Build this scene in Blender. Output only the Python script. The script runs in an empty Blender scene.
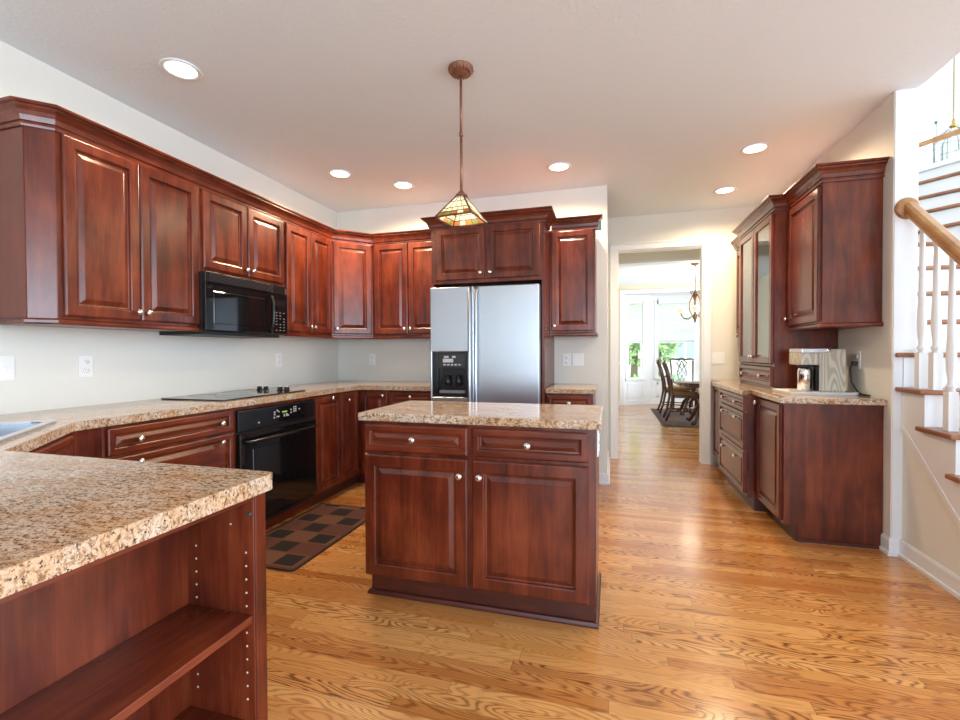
import bpy, bmesh, math, random
from mathutils import Vector, Matrix
random.seed(7)
S = bpy.context.scene
COL = S.collection
PI = math.pi

# ------------------------------------------------------------------ camera
F_PX, YAW, PITCH, ROLL, EYE = 457.754, -0.278856, -0.014959, -0.004292, 1.19975
cy, sy = math.cos(YAW), math.sin(YAW)
fwd = Vector((sy*math.cos(PITCH), cy*math.cos(PITCH), math.sin(PITCH)))
rgt = Vector((cy, -sy, 0)); up = rgt.cross(fwd)
r2 = math.cos(ROLL)*rgt + math.sin(ROLL)*up
u2 = -math.sin(ROLL)*rgt + math.cos(ROLL)*up
cam = bpy.data.cameras.new('camera'); camo = bpy.data.objects.new('camera', cam); COL.objects.link(camo)
cam.sensor_fit = 'HORIZONTAL'; cam.sensor_width = 36; cam.lens = 36*F_PX/960
cam.clip_start = .02; cam.clip_end = 200
camo.matrix_world = Matrix(((r2.x, u2.x, -fwd.x, 0), (r2.y, u2.y, -fwd.y, 0), (r2.z, u2.z, -fwd.z, EYE), (0, 0, 0, 1)))
S.camera = camo

# ------------------------------------------------------------------ world, daylight, exposure
S.view_settings.view_transform = 'Standard'; S.view_settings.look = 'None'
S.view_settings.exposure = 0.08; S.view_settings.gamma = 1.0; S.view_settings.use_curve_mapping = False
W = bpy.data.worlds.new('sky'); S.world = W; W.use_nodes = True
bg = W.node_tree.nodes['Background']; bg.inputs[0].default_value = (.86, .93, 1, 1); bg.inputs[1].default_value = 4.5

def area(name, loc, rot, sx, sy_, power, color=(1, 1, 1)):
    l = bpy.data.lights.new(name, 'AREA'); l.shape = 'RECTANGLE'; l.size = sx; l.size_y = sy_
    l.energy = power; l.color = color
    o = bpy.data.objects.new(name, l); COL.objects.link(o); o.location = loc; o.rotation_euler = rot
    return o
DAY = (.60, .79, 1)
area('rear_window_daylight', (1.0, -4.25, 1.40), (PI/2, 0, 0), 2.4, 2.0, 158, DAY)          # through the rear windows, facing +Y
area('foyer_window_daylight', (6.6, 4.2, 2.6), (0, PI/2, 0), 4.6, 7.6, 235, DAY)            # foyer front windows, facing -X
area('added_side_fill', (6.6, -1.9, 1.45), (0, PI/2, 0), 2.1, 3.6, 140, DAY)        # added fill for the back wall at an invented unseen window, facing -X
area('added_dining_fill', (2.78, 9.2, 1.55), (0, PI/2, 0), 1.5, 2.0, 110, (.84, .93, 1))          # fill added to brighten the dining room, unseen window invented, facing -X

# ------------------------------------------------------------------ helpers
def N(nt, t, **kw):
    n = nt.nodes.new('ShaderNode'+t)
    for k, v in kw.items(): setattr(n, k, v)
    return n
def srgb(r, g, b):
    f = lambda c: (c/255/12.92 if c/255 <= .04045 else ((c/255+.055)/1.055)**2.4)
    return (f(r), f(g), f(b), 1)
MATS = {}
def pmat(name, col, rough=.5, metal=0, emis=0, ecol=None, coat=0, trans=0, ior=1.45, alpha=1, bump=0, bscale=80, var=.0, vscale=4, spec=.5):
    if name in MATS: return MATS[name]
    m = bpy.data.materials.new(name); m.use_nodes = True; nt = m.node_tree; b = nt.nodes['Principled BSDF']
    b.inputs['Base Color'].default_value = col; b.inputs['Roughness'].default_value = rough; b.inputs['Metallic'].default_value = metal
    b.inputs['Coat Weight'].default_value = coat; b.inputs['Coat Roughness'].default_value = .08
    b.inputs['Transmission Weight'].default_value = trans; b.inputs['IOR'].default_value = ior; b.inputs['Alpha'].default_value = alpha
    b.inputs['Specular IOR Level'].default_value = spec
    if emis: b.inputs['Emission Color'].default_value = ecol or col; b.inputs['Emission Strength'].default_value = emis
    tc = N(nt, 'TexCoord')
    if var:
        no = N(nt, 'TexNoise'); no.inputs['Scale'].default_value = vscale; no.inputs['Detail'].default_value = 3
        mx = N(nt, 'MixRGB'); mx.inputs[1].default_value = tuple(c*(1-var) for c in col[:3])+(1,); mx.inputs[2].default_value = tuple(min(1, c*(1+var)) for c in col[:3])+(1,)
        nt.links.new(tc.outputs['Object'], no.inputs['Vector']); nt.links.new(no.outputs[0], mx.inputs[0]); nt.links.new(mx.outputs[0], b.inputs['Base Color'])
    if bump:
        no = N(nt, 'TexNoise'); no.inputs['Scale'].default_value = bscale; no.inputs['Detail'].default_value = 4
        bp = N(nt, 'Bump'); bp.inputs['Strength'].default_value = bump; bp.inputs['Distance'].default_value = .01
        nt.links.new(tc.outputs['Object'], no.inputs['Vector']); nt.links.new(no.outputs[0], bp.inputs['Height']); nt.links.new(bp.outputs[0], b.inputs['Normal'])
    MATS[name] = m; return m

def ramp(nt, stops):
    r = N(nt, 'ValToRGB'); e = r.color_ramp.elements
    while len(e) < len(stops): e.new(.5)
    for i, (p, c) in enumerate(stops): e[i].position = p; e[i].color = c
    return r

def cherry(name, axis, c0, c1, c2, rough=.27):
    """stained cherry: grain along axis ('x','y','z')"""
    m = bpy.data.materials.new(name); m.use_nodes = True; nt = m.node_tree; L = nt.links.new; b = nt.nodes['Principled BSDF']
    tc = N(nt, 'TexCoord'); oi = N(nt, 'ObjectInfo')
    sc = {'x': (1.4, 9, 9), 'y': (9, 1.4, 9), 'z': (9, 9, 1.4)}[axis]
    off = N(nt, 'VectorMath', operation='SCALE'); off.inputs[0].default_value = (7.3, 5.1, 9.7); L(oi.outputs['Random'], off.inputs['Scale'])
    ad = N(nt, 'VectorMath', operation='ADD'); L(tc.outputs['Object'], ad.inputs[0]); L(off.outputs[0], ad.inputs[1])
    mp = N(nt, 'Mapping'); mp.inputs['Scale'].default_value = sc; L(ad.outputs[0], mp.inputs[0])
    n1 = N(nt, 'TexNoise'); n1.inputs['Scale'].default_value = 1.6; n1.inputs['Detail'].default_value = 5; n1.inputs['Distortion'].default_value = .8; L(mp.outputs[0], n1.inputs[0])
    mp2 = N(nt, 'Mapping'); mp2.inputs['Scale'].default_value = tuple(v*.28 if v > 5 else v*2 for v in sc); L(ad.outputs[0], mp2.inputs[0])
    n2 = N(nt, 'TexNoise'); n2.inputs['Scale'].default_value = 1.5; n2.inputs['Detail'].default_value = 3; L(mp2.outputs[0], n2.inputs[0])
    mp3 = N(nt, 'Mapping'); mp3.inputs['Scale'].default_value = tuple(v*14 if v > 5 else v*8 for v in sc); L(ad.outputs[0], mp3.inputs[0])
    n3 = N(nt, 'TexNoise'); n3.inputs['Scale'].default_value = 1; n3.inputs['Detail'].default_value = 2; L(mp3.outputs[0], n3.inputs[0])
    a = N(nt, 'Math', operation='MULTIPLY'); a.inputs[1].default_value = .45; L(n1.outputs[0], a.inputs[0])
    c = N(nt, 'Math', operation='MULTIPLY_ADD'); c.inputs[1].default_value = .42; L(n2.outputs[0], c.inputs[0]); L(a.outputs[0], c.inputs[2])
    d = N(nt, 'Math', operation='MULTIPLY_ADD'); d.inputs[1].default_value = .13; L(n3.outputs[0], d.inputs[0]); L(c.outputs[0], d.inputs[2])
    # staves: boards glued side by side differ a little
    if axis == 'z':
        sp = N(nt, 'SeparateXYZ'); L(ad.outputs[0], sp.inputs[0]); sm_ = N(nt, 'Math', operation='ADD'); L(sp.outputs[0], sm_.inputs[0]); L(sp.outputs[1], sm_.inputs[1])
        dv_ = N(nt, 'Math', operation='DIVIDE'); dv_.inputs[1].default_value = .088; L(sm_.outputs[0], dv_.inputs[0]); fl = N(nt, 'Math', operation='FLOOR'); L(dv_.outputs[0], fl.inputs[0])
        wn = N(nt, 'TexWhiteNoise', noise_dimensions='1D'); L(fl.outputs[0], wn.inputs['W'])
        e_ = N(nt, 'Math', operation='MULTIPLY_ADD'); e_.inputs[1].default_value = .10; L(wn.outputs[0], e_.inputs[0]); L(d.outputs[0], e_.inputs[2])
        d = N(nt, 'Math', operation='SUBTRACT'); d.inputs[1].default_value = .05; L(e_.outputs[0], d.inputs[0])
    r = ramp(nt, [(.33, c0), (.5, c1), (.68, c2)]); L(d.outputs[0], r.inputs[0]); L(r.outputs[0], b.inputs['Base Color'])
    b.inputs['Roughness'].default_value = rough; b.inputs['Coat Weight'].default_value = .08; b.inputs['Coat Roughness'].default_value = .2
    return m
CH = [srgb(62, 21, 11), srgb(98, 39, 21), srgb(130, 60, 33)]
VENEER = cherry('cherry_veneer', 'z', srgb(84, 34, 20), srgb(104, 46, 28), srgb(118, 56, 36), .42)
WOODV = cherry('cherry_vertical', 'z', *CH); WOODH = cherry('cherry_horizontal', 'x', *CH); WOODY = cherry('cherry_lengthwise', 'y', *CH)
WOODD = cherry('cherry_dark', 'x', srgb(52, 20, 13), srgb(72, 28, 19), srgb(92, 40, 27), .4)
OAK = cherry('oak_golden', 'y', srgb(144, 94, 50), srgb(180, 130, 80), srgb(202, 158, 106), .3)
OAKD = cherry('oak_tread', 'y', srgb(112, 66, 38), srgb(146, 94, 60), srgb(172, 122, 84), .35)
DARKW = cherry('mahogany', 'z', srgb(48, 28, 20), srgb(76, 46, 32), srgb(108, 70, 48), .25)

def granite():
    m = bpy.data.materials.new('speckled_laminate'); m.use_nodes = True; nt = m.node_tree; L = nt.links.new; b = nt.nodes['Principled BSDF']
    tc = N(nt, 'TexCoord')
    mp = N(nt, 'Mapping'); mp.inputs['Rotation'].default_value = (0, 0, .45); mp.inputs['Scale'].default_value = (1, 2.2, 1.4); L(tc.outputs['Object'], mp.inputs[0])
    n1 = N(nt, 'TexNoise'); n1.inputs['Scale'].default_value = 46; n1.inputs['Detail'].default_value = 8; n1.inputs['Roughness'].default_value = .72; n1.inputs['Distortion'].default_value = .9; L(mp.outputs[0], n1.inputs[0])
    r1 = ramp(nt, [(.30, srgb(66, 50, 42)), (.40, srgb(136, 106, 82)), (.48, srgb(182, 154, 126)), (.57, srgb(216, 200, 180)), (.70, srgb(166, 136, 110))]); L(n1.outputs[0], r1.inputs[0])
    n2 = N(nt, 'TexNoise'); n2.inputs['Scale'].default_value = 150; n2.inputs['Detail'].default_value = 4; n2.inputs['Roughness'].default_value = .6; L(tc.outputs['Object'], n2.inputs[0])
    r2_ = ramp(nt, [(.375, (1, 1, 1, 1)), (.43, (0, 0, 0, 1))]); L(n2.outputs[0], r2_.inputs[0])
    mx = N(nt, 'MixRGB'); L(r2_.outputs[0], mx.inputs[0]); L(r1.outputs[0], mx.inputs[1]); mx.inputs[2].default_value = srgb(66, 50, 44)
    n3 = N(nt, 'TexNoise'); n3.inputs['Scale'].default_value = 110; n3.inputs['Detail'].default_value = 3; L(mp.outputs[0], n3.inputs[0])
    r3 = ramp(nt, [(.58, (0, 0, 0, 1)), (.66, (1, 1, 1, 1))]); L(n3.outputs[0], r3.inputs[0])
    mx2 = N(nt, 'MixRGB'); L(r3.outputs[0], mx2.inputs[0]); L(mx.outputs[0], mx2.inputs[1]); mx2.inputs[2].default_value = srgb(214, 202, 184)
    n4 = N(nt, 'TexNoise'); n4.inputs['Scale'].default_value = 6; n4.inputs['Detail'].default_value = 3; L(mp.outputs[0], n4.inputs[0])
    mx3 = N(nt, 'MixRGB', blend_type='MULTIPLY'); mx3.inputs[0].default_value = .7; L(mx2.outputs[0], mx3.inputs[1])
    r4 = ramp(nt, [(.38, srgb(238, 208, 172)), (.56, srgb(250, 248, 250))]); L(n4.outputs[0], r4.inputs[0]); L(r4.outputs[0], mx3.inputs[2])
    L(mx3.outputs[0], b.inputs['Base Color']); b.inputs['Roughness'].default_value = .1
    return m
GRAN = granite()

def oakfloor():
    m = bpy.data.materials.new('oak_floorboards'); m.use_nodes = True; nt = m.node_tree; L = nt.links.new; b = nt.nodes['Principled BSDF']
    tc = N(nt, 'TexCoord'); sx = N(nt, 'SeparateXYZ'); L(tc.outputs['Object'], sx.inputs[0])
    def M(op, a, c=None, d=None):
        n = N(nt, 'Math', operation=op)
        for i, v in enumerate((a, c, d)):
            if v is None: continue
            if isinstance(v, (int, float)): n.inputs[i].default_value = v
            else: L(v, n.inputs[i])
        return n.outputs[0]
    PW, PL = .060, 1.0
    yr = M('DIVIDE', sx.outputs[1], PW); row = M('FLOOR', yr); fy = M('FRACT', yr)
    wn = N(nt, 'TexWhiteNoise', noise_dimensions='1D'); L(row, wn.inputs['W'])
    xo = M('ADD', M('DIVIDE', sx.outputs[0], PL), M('MULTIPLY', wn.outputs[0], 7.0)); colm = M('FLOOR', xo); fx = M('FRACT', xo)
    cv = N(nt, 'CombineXYZ'); L(row, cv.inputs[0]); L(colm, cv.inputs[1])
    w2 = N(nt, 'TexWhiteNoise', noise_dimensions='2D'); L(cv.outputs[0], w2.inputs['Vector'])
    idv = w2.outputs[0]
    gx = N(nt, 'CombineXYZ'); L(M('MULTIPLY', sx.outputs[0], 1.5), gx.inputs[0]); L(M('MULTIPLY', sx.outputs[1], 9.0), gx.inputs[1]); L(M('MULTIPLY', idv, 60.0), gx.inputs[2])
    n1 = N(nt, 'TexNoise'); n1.inputs['Scale'].default_value = 1.15; n1.inputs['Detail'].default_value = 1.2; n1.inputs['Roughness'].default_value = .4; L(gx.outputs[0], n1.inputs[0])
    wv = N(nt, 'CombineXYZ'); L(M('MULTIPLY', sx.outputs[0], 22.0), wv.inputs[0]); L(M('MULTIPLY', sx.outputs[1], 60.0), wv.inputs[1]); L(idv, wv.inputs[2])
    n5 = N(nt, 'TexNoise'); n5.inputs['Scale'].default_value = 1; n5.inputs['Detail'].default_value = 2; L(wv.outputs[0], n5.inputs[0])
    rings = M('SINE', M('ADD', M('MULTIPLY', n1.outputs[0], 165.0), M('MULTIPLY', n5.outputs[0], 3.6)))
    rg = M('POWER', M('MULTIPLY_ADD', rings, .5, .5), 2.4)
    # fine pores
    gp = N(nt, 'CombineXYZ'); L(M('MULTIPLY', sx.outputs[0], 9.0), gp.inputs[0]); L(M('MULTIPLY', sx.outputs[1], 210.0), gp.inputs[1]); L(idv, gp.inputs[2])
    n2 = N(nt, 'TexNoise'); n2.inputs['Scale'].default_value = 1; n2.inputs['Detail'].default_value = 2; L(gp.outputs[0], n2.inputs[0])
    base = ramp(nt, [(0, srgb(180, 114, 56)), (.35, srgb(204, 143, 80)), (.7, srgb(217, 160, 96)), (1, srgb(186, 120, 62))]); L(idv, base.inputs[0])
    g = M('MULTIPLY', rg, M('MULTIPLY_ADD', n2.outputs[0], 1.3, .1))
    g = M('MULTIPLY', g, M('MULTIPLY_ADD', w2.outputs[1] if False else M('FRACT', M('MULTIPLY', idv, 13.7)),   .95, .27))
    mx = N(nt, 'MixRGB'); L(g, mx.inputs[0]); L(base.outputs[0], mx.inputs[1]); mx.inputs[2].default_value = srgb(104, 54, 22)
    # joints
    e1 = M('LESS_THAN', fy, .022); e2 = M('LESS_THAN', fx, .0022); ee = M('MULTIPLY', M('MAXIMUM', e1, e2), .55)
    mx2 = N(nt, 'MixRGB'); L(ee, mx2.inputs[0]); L(mx.outputs[0], mx2.inputs[1]); mx2.inputs[2].default_value = srgb(92, 48, 20)
    L(mx2.outputs[0], b.inputs['Base Color'])
    L(M('MULTIPLY_ADD', n2.outputs[0], .10, .14), b.inputs['Roughness'])
    b.inputs['Coat Weight'].default_value = .25; b.inputs['Coat Roughness'].default_value = .15
    bp = N(nt, 'Bump'); bp.inputs['Strength'].default_value = .12; bp.inputs['Distance'].default_value = .002
    L(M('SUBTRACT', 1.0, M('MAXIMUM', e1, M('MULTIPLY', g, .4))), bp.inputs['Height']); L(bp.outputs[0], b.inputs['Normal'])
    return m
FLOOR = oakfloor()

def steel():
    m = bpy.data.materials.new('brushed_stainless_steel'); m.use_nodes = True; nt = m.node_tree; L = nt.links.new; b = nt.nodes['Principled BSDF']
    b.inputs['Base Color'].default_value = (.46, .49, .53, 1); b.inputs['Metallic'].default_value = 1; b.inputs['Roughness'].default_value = .3
    b.inputs['Anisotropic'].default_value = .6
    tc = N(nt, 'TexCoord'); mp = N(nt, 'Mapping'); mp.inputs['Scale'].default_value = (2, 2, 500); L(tc.outputs['Object'], mp.inputs[0])
    no = N(nt, 'TexNoise'); no.inputs['Scale'].default_value = 1; L(mp.outputs[0], no.inputs[0])
    mr = N(nt, 'MapRange'); mr.inputs[3].default_value = .24; mr.inputs[4].default_value = .38; L(no.outputs[0], mr.inputs[0]); L(mr.outputs[0], b.inputs['Roughness'])
    return m
STEEL = steel()

def checkrug():
    m = bpy.data.materials.new('woven_check_mat'); m.use_nodes = True; nt = m.node_tree; L = nt.links.new; b = nt.nodes['Principled BSDF']
    tc = N(nt, 'TexCoord'); sx = N(nt, 'SeparateXYZ'); L(tc.outputs['Object'], sx.inputs[0])
    def M(op, a, c=None, d=None):
        n = N(nt, 'Math', operation=op)
        for i, v in enumerate((a, c, d)):
            if v is None: continue
            if isinstance(v, (int, float)): n.inputs[i].default_value = v
            else: L(v, n.inputs[i])
        return n.outputs[0]
    u = M('ADD', M('DIVIDE', sx.outputs[0], .158), 20.5); v = M('ADD', M('DIVIDE', M('SUBTRACT', sx.outputs[1], .06), .156), 20.5)
    par = M('MODULO', M('ADD', M('FLOOR', u), M('FLOOR', v)), 2.0); chk = M('LESS_THAN', par, .5)
    fu = M('ABSOLUTE', M('SUBTRACT', M('FRACT', u), .5)); fv = M('ABSOLUTE', M('SUBTRACT', M('FRACT', v), .5))
    band = M('MULTIPLY', chk, M('LESS_THAN', M('MAXIMUM', fu, fv), .42))
    sq = M('LESS_THAN', M('MODULO', M('FLOOR', v), 2.0), .5)
    no = N(nt, 'TexNoise'); no.inputs['Scale'].default_value = 260; L(tc.outputs['Object'], no.inputs[0])
    a = N(nt, 'MixRGB'); L(sq, a.inputs[0]); a.inputs[1].default_value = srgb(116, 76, 54); a.inputs[2].default_value = srgb(100, 56, 44)
    c = N(nt, 'MixRGB'); L(band, c.inputs[0]); L(a.outputs[0], c.inputs[1]); c.inputs[2].default_value = srgb(34, 23, 20)
    d = N(nt, 'MixRGB', blend_type='MULTIPLY'); d.inputs[0].default_value = .5; L(c.outputs[0], d.inputs[1]); L(no.outputs[0], d.inputs[2])
    L(d.outputs[0], b.inputs['Base Color']); b.inputs['Roughness'].default_value = .95
    bp = N(nt, 'Bump'); bp.inputs['Strength'].default_value = .5; bp.inputs['Distance'].default_value = .003; L(no.outputs[0], bp.inputs['Height']); L(bp.outputs[0], b.inputs['Normal'])
    return m
def darkrug():
    m = bpy.data.materials.new('patterned_wool'); m.use_nodes = True; nt = m.node_tree; L = nt.links.new; b = nt.nodes['Principled BSDF']
    tc = N(nt, 'TexCoord'); v = N(nt, 'TexVoronoi'); v.inputs['Scale'].default_value = 6; L(tc.outputs['Object'], v.inputs[0])
    r = ramp(nt, [(.0, srgb(120, 110, 112)), (.35, srgb(66, 62, 74)), (.7, srgb(112, 82, 66))]); L(v.outputs[0], r.inputs[0]); L(r.outputs[0], b.inputs['Base Color']); b.inputs['Roughness'].default_value = .9
    return m
def striated():
    m = bpy.data.materials.new('wood_grain_print'); m.use_nodes = True; nt = m.node_tree; L = nt.links.new; b = nt.nodes['Principled BSDF']
    tc = N(nt, 'TexCoord'); mp = N(nt, 'Mapping'); mp.inputs['Scale'].default_value = (13, 13, 2.2); L(tc.outputs['Object'], mp.inputs[0])
    n1 = N(nt, 'TexNoise'); n1.inputs['Scale'].default_value = .9; n1.inputs['Detail'].default_value = 0; L(mp.outputs[0], n1.inputs[0])
    mu = N(nt, 'Math', operation='MULTIPLY'); mu.inputs[1].default_value = 70; L(n1.outputs[0], mu.inputs[0])
    si = N(nt, 'Math', operation='SINE'); L(mu.outputs[0], si.inputs[0])
    r = ramp(nt, [(.25, srgb(176, 168, 150)), (.8, srgb(204, 198, 184))])
    ma = N(nt, 'Math', operation='MULTIPLY_ADD'); ma.inputs[1].default_value = .5; ma.inputs[2].default_value = .5; L(si.outputs[0], ma.inputs[0]); L(ma.outputs[0], r.inputs[0]); L(r.outputs[0], b.inputs['Base Color']); b.inputs['Roughness'].default_value = .35
    return m
def foliage():
    m = pmat('leaves', srgb(150, 178, 124), .6, var=.45, vscale=9); return m
RUGM = checkrug(); DRUG = darkrug(); STRI = striated()
WALLM = pmat('wall_paint', srgb(224, 223, 215), .75, bump=.05, bscale=160)
WALLD = pmat('dining_paint', srgb(224, 214, 192), .75)
CEILM = pmat('ceiling_paint', srgb(228, 238, 245), .85, bump=.3, bscale=55)
WHITE = pmat('white_trim_paint', srgb(226, 228, 230), .35)
WHITEM = pmat('white_plastic', srgb(238, 238, 236), .3)
SLOT = pmat('slot_dark', srgb(60, 60, 60), .5)
NICKEL = pmat('satin_nickel', (.75, .73, .70, 1), .25, 1)
BLACKG = pmat('black_gloss', (.006, .006, .007, 1), .06, spec=.6)
BLACKS = pmat('black_satin', (.010, .011, .013, 1), .22)
BLACKM = pmat('black_matte', (.02, .02, .022, 1), .5)
GREYM = pmat('grey_print', srgb(190, 190, 195), .5)
GREENP = pmat('green_display', srgb(150, 190, 90), .4, emis=.2, ecol=srgb(170, 190, 110))
BRONZE = pmat('antique_bronze', srgb(140, 98, 78), .42, .5, var=.25, vscale=60)
BRASS = pmat('brass', srgb(196, 160, 90), .25, 1)
CHROME = pmat('chrome', (.8, .8, .82, 1), .08, 1)
GREYW = pmat('grey_bracket', srgb(150, 150, 148), .5)
def glassmat(name, tint, refl=.12):
    m = bpy.data.materials.new(name); m.use_nodes = True; nt = m.node_tree; L = nt.links.new; nt.nodes.clear()
    o = N(nt, 'OutputMaterial'); t = N(nt, 'BsdfTransparent'); t.inputs[0].default_value = tint
    g = N(nt, 'BsdfGlossy'); g.inputs['Roughness'].default_value = .02; lw = N(nt, 'LayerWeight'); lw.inputs[0].default_value = .25
    mx = N(nt, 'MixShader'); ma = N(nt, 'Math', operation='MULTIPLY_ADD'); ma.inputs[1].default_value = .7; ma.inputs[2].default_value = refl
    L(lw.outputs['Fresnel'], ma.inputs[0]); L(ma.outputs[0], mx.inputs[0]); L(t.outputs[0], mx.inputs[1]); L(g.outputs[0], mx.inputs[2]); L(mx.outputs[0], o.inputs[0])
    return m
GLASS = glassmat('clear_glass', (.97, .99, .98, 1), .02); CABGLASS = glassmat('cabinet_glass', (.93, .95, .95, 1), .22)
def translucent(name, col, w=.5):
    m = bpy.data.materials.new(name); m.use_nodes = True; nt = m.node_tree; L = nt.links.new; nt.nodes.clear()
    o = N(nt, 'OutputMaterial'); t = N(nt, 'BsdfTranslucent'); t.inputs[0].default_value = col
    d = N(nt, 'BsdfDiffuse'); d.inputs[0].default_value = col; mx = N(nt, 'MixShader'); mx.inputs[0].default_value = w
    tc = N(nt, 'TexCoord'); no = N(nt, 'TexNoise'); no.inputs['Scale'].default_value = 30; L(tc.outputs['Object'], no.inputs[0])
    mm = N(nt, 'MixRGB', blend_type='MULTIPLY'); mm.inputs[0].default_value = .25; mm.inputs[1].default_value = col; L(no.outputs[1], mm.inputs[2]); L(mm.outputs[0], t.inputs[0]); L(mm.outputs[0], d.inputs[0])
    L(d.outputs[0], mx.inputs[1]); L(t.outputs[0], mx.inputs[2]); L(mx.outputs[0], o.inputs[0]); return m
CREAMG = translucent('cream_art_glass', srgb(250, 246, 230), .75); AMBERG = translucent('amber_art_glass', srgb(206, 150, 96), .6); GREENG = translucent('green_art_glass', srgb(170, 180, 120), .7)
SHADEF = translucent('cellular_shade', srgb(253, 253, 254), .94)
def emit(name, col, s):
    m = bpy.data.materials.new(name); m.use_nodes = True; nt = m.node_tree; b = nt.nodes['Principled BSDF']
    b.inputs['Base Color'].default_value = (.9, .9, .9, 1); b.inputs['Emission Color'].default_value = col; b.inputs['Emission Strength'].default_value = s; return m
LAMPE = emit('lamp_lens', (1, .93, .8, 1), 5); BULBE = emit('bulb_glow', (1, .9, .7, 1), 8); SHADEE = emit('lit_glass_shade', (1, .84, .58, 1), .42)

class B:
    def __init__(s): s.bm = bmesh.new()
    def box(s, x0, y0, z0, x1, y1, z1):
        x0, x1 = sorted((x0, x1)); y0, y1 = sorted((y0, y1)); z0, z1 = sorted((z0, z1))
        v = [s.bm.verts.new(p) for p in ((x0, y0, z0), (x1, y0, z0), (x1, y1, z0), (x0, y1, z0), (x0, y0, z1), (x1, y0, z1), (x1, y1, z1), (x0, y1, z1))]
        for f in ((0, 3, 2, 1), (4, 5, 6, 7), (0, 1, 5, 4), (1, 2, 6, 5), (2, 3, 7, 6), (3, 0, 4, 7)): s.bm.faces.new([v[i] for i in f])
        return s
    def prism(s, poly, a0, a1, axis='z'):
        """polygon extruded along axis; poly coords are the two other axes in xyz order"""
        def P(p, a): return {'z': (p[0], p[1], a), 'x': (a, p[0], p[1]), 'y': (p[0], a, p[1])}[axis]
        lo = [s.bm.verts.new(P(p, a0)) for p in poly]; hi = [s.bm.verts.new(P(p, a1)) for p in poly]; n = len(poly)
        s.bm.faces.new(lo[::-1]); s.bm.faces.new(hi)
        for i in range(n): s.bm.faces.new((lo[i], lo[(i+1) % n], hi[(i+1) % n], hi[i]))
        return s
    def lathe(s, prof, c=(0, 0, 0), axis='z', seg=20, rot=None):
        """prof: (radius, height) pairs along axis direction; axis 'z' or '-y','y','x','-x' """
        def P(r, h, a):
            x, y = r*math.cos(a), r*math.sin(a)
            q = {'z': (x, y, h), '-z': (x, -y, -h), '-y': (x, -h, y), 'y': (x, h, -y), 'x': (h, x, y), '-x': (-h, x, -y)}[axis]
            return (c[0]+q[0], c[1]+q[1], c[2]+q[2])
        rs = []
        for r, h in prof:
            if r < 1e-5: rs.append([s.bm.verts.new(P(0, h, 0))])
            else: rs.append([s.bm.verts.new(P(r, h, 2*PI*i/seg)) for i in range(seg)])
        for A, C in zip(rs, rs[1:]):
            for i in range(seg):
                j = (i+1) % seg
                if len(A) == 1 and len(C) == 1: continue
                if len(A) == 1: f = (A[0], C[j], C[i])
                elif len(C) == 1: f = (A[i], A[j], C[0])
                else: f = (A[i], A[j], C[j], C[i])
                s.bm.faces.new(f).smooth = True
        for R, fl in () if tuple(prof[0]) == tuple(prof[-1]) else ((rs[0], True), (rs[-1], False)):
            if len(R) > 1: s.bm.faces.new(R[::-1] if fl else R)
        return s
    def tube(s, pts, r, seg=10, closed=False):
        pts = [Vector(p) for p in pts]; n = len(pts); rr = r if isinstance(r, (list, tuple)) else [r]*n; rings = []
        prevu = None
        for i, p in enumerate(pts):
            t = (pts[min(i+1, n-1)]-pts[max(i-1, 0)]).normalized()
            if prevu is None:
                u = t.orthogonal().normalized()
            else:
                u = (prevu-t*prevu.dot(t)).normalized()
            prevu = u; w = t.cross(u)
            rings.append([s.bm.verts.new(p+rr[i]*(math.cos(2*PI*k/seg)*u+math.sin(2*PI*k/seg)*w)) for k in range(seg)])
        for A, C in zip(rings, rings[1:]):
            for k in range(seg): s.bm.faces.new((A[k], A[(k+1) % seg], C[(k+1) % seg], C[k])).smooth = True
        s.bm.faces.new(rings[0][::-1]); s.bm.faces.new(rings[-1])
        return s
    def sweep(s, path, prof, side=1, closed=False):
        """profile (out, z) swept with mitred corners along a 2D path; out is to the right of travel when side=1"""
        n = len(path); P = [Vector(p) for p in path]; rows = []
        for i in range(n):
            if closed: a, c = (P[i]-P[i-1]).normalized(), (P[(i+1) % n]-P[i]).normalized()
            else:
                a = (P[i]-P[i-1]).normalized() if i > 0 else None; c = (P[i+1]-P[i]).normalized() if i < n-1 else None
                a = a or c; c = c or a
            na = Vector((a.y, -a.x))*side; nc = Vector((c.y, -c.x))*side
            m = (na+nc); m = m/(1+na.dot(nc)) if 1+na.dot(nc) > 1e-4 else na
            rows.append([s.bm.verts.new((P[i].x+m.x*o, P[i].y+m.y*o, z)) for o, z in prof])
        k = len(prof); rng = range(n if closed else n-1)
        for i in rng:
            A, C = rows[i], rows[(i+1) % n]
            for j in range(k): s.bm.faces.new((A[j], C[j], C[(j+1) % k], A[(j+1) % k]))
        if not closed: s.bm.faces.new(rows[0][::-1]); s.bm.faces.new(rows[-1])
        return s
    def rings(s, x0, x1, z0, z1, rl, yf):
        """nested rectangles facing -y; rl = (inset, depth)"""
        prev = None
        for ins, d in rl:
            y = yf+d
            R = [s.bm.verts.new(p) for p in ((x0+ins, y, z0+ins), (x1-ins, y, z0+ins), (x1-ins, y, z1-ins), (x0+ins, y, z1-ins))]
            if prev is None: s.bm.faces.new(R[::-1])
            else:
                for i in range(4): s.bm.faces.new((prev[i], prev[(i+1) % 4], R[(i+1) % 4], R[i]))
            prev = R
        s.bm.faces.new(prev); return s
    def sphere(s, c, r, sx=1, sy=1, sz=1, seg=16):
        res = bmesh.ops.create_uvsphere(s.bm, u_segments=seg, v_segments=max(6, seg//2), radius=1, matrix=Matrix.Translation(c) @ Matrix.Diagonal((r*sx, r*sy, r*sz, 1)))
        for v in res['verts']:
            for f in v.link_faces: f.smooth = True
        return s
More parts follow.
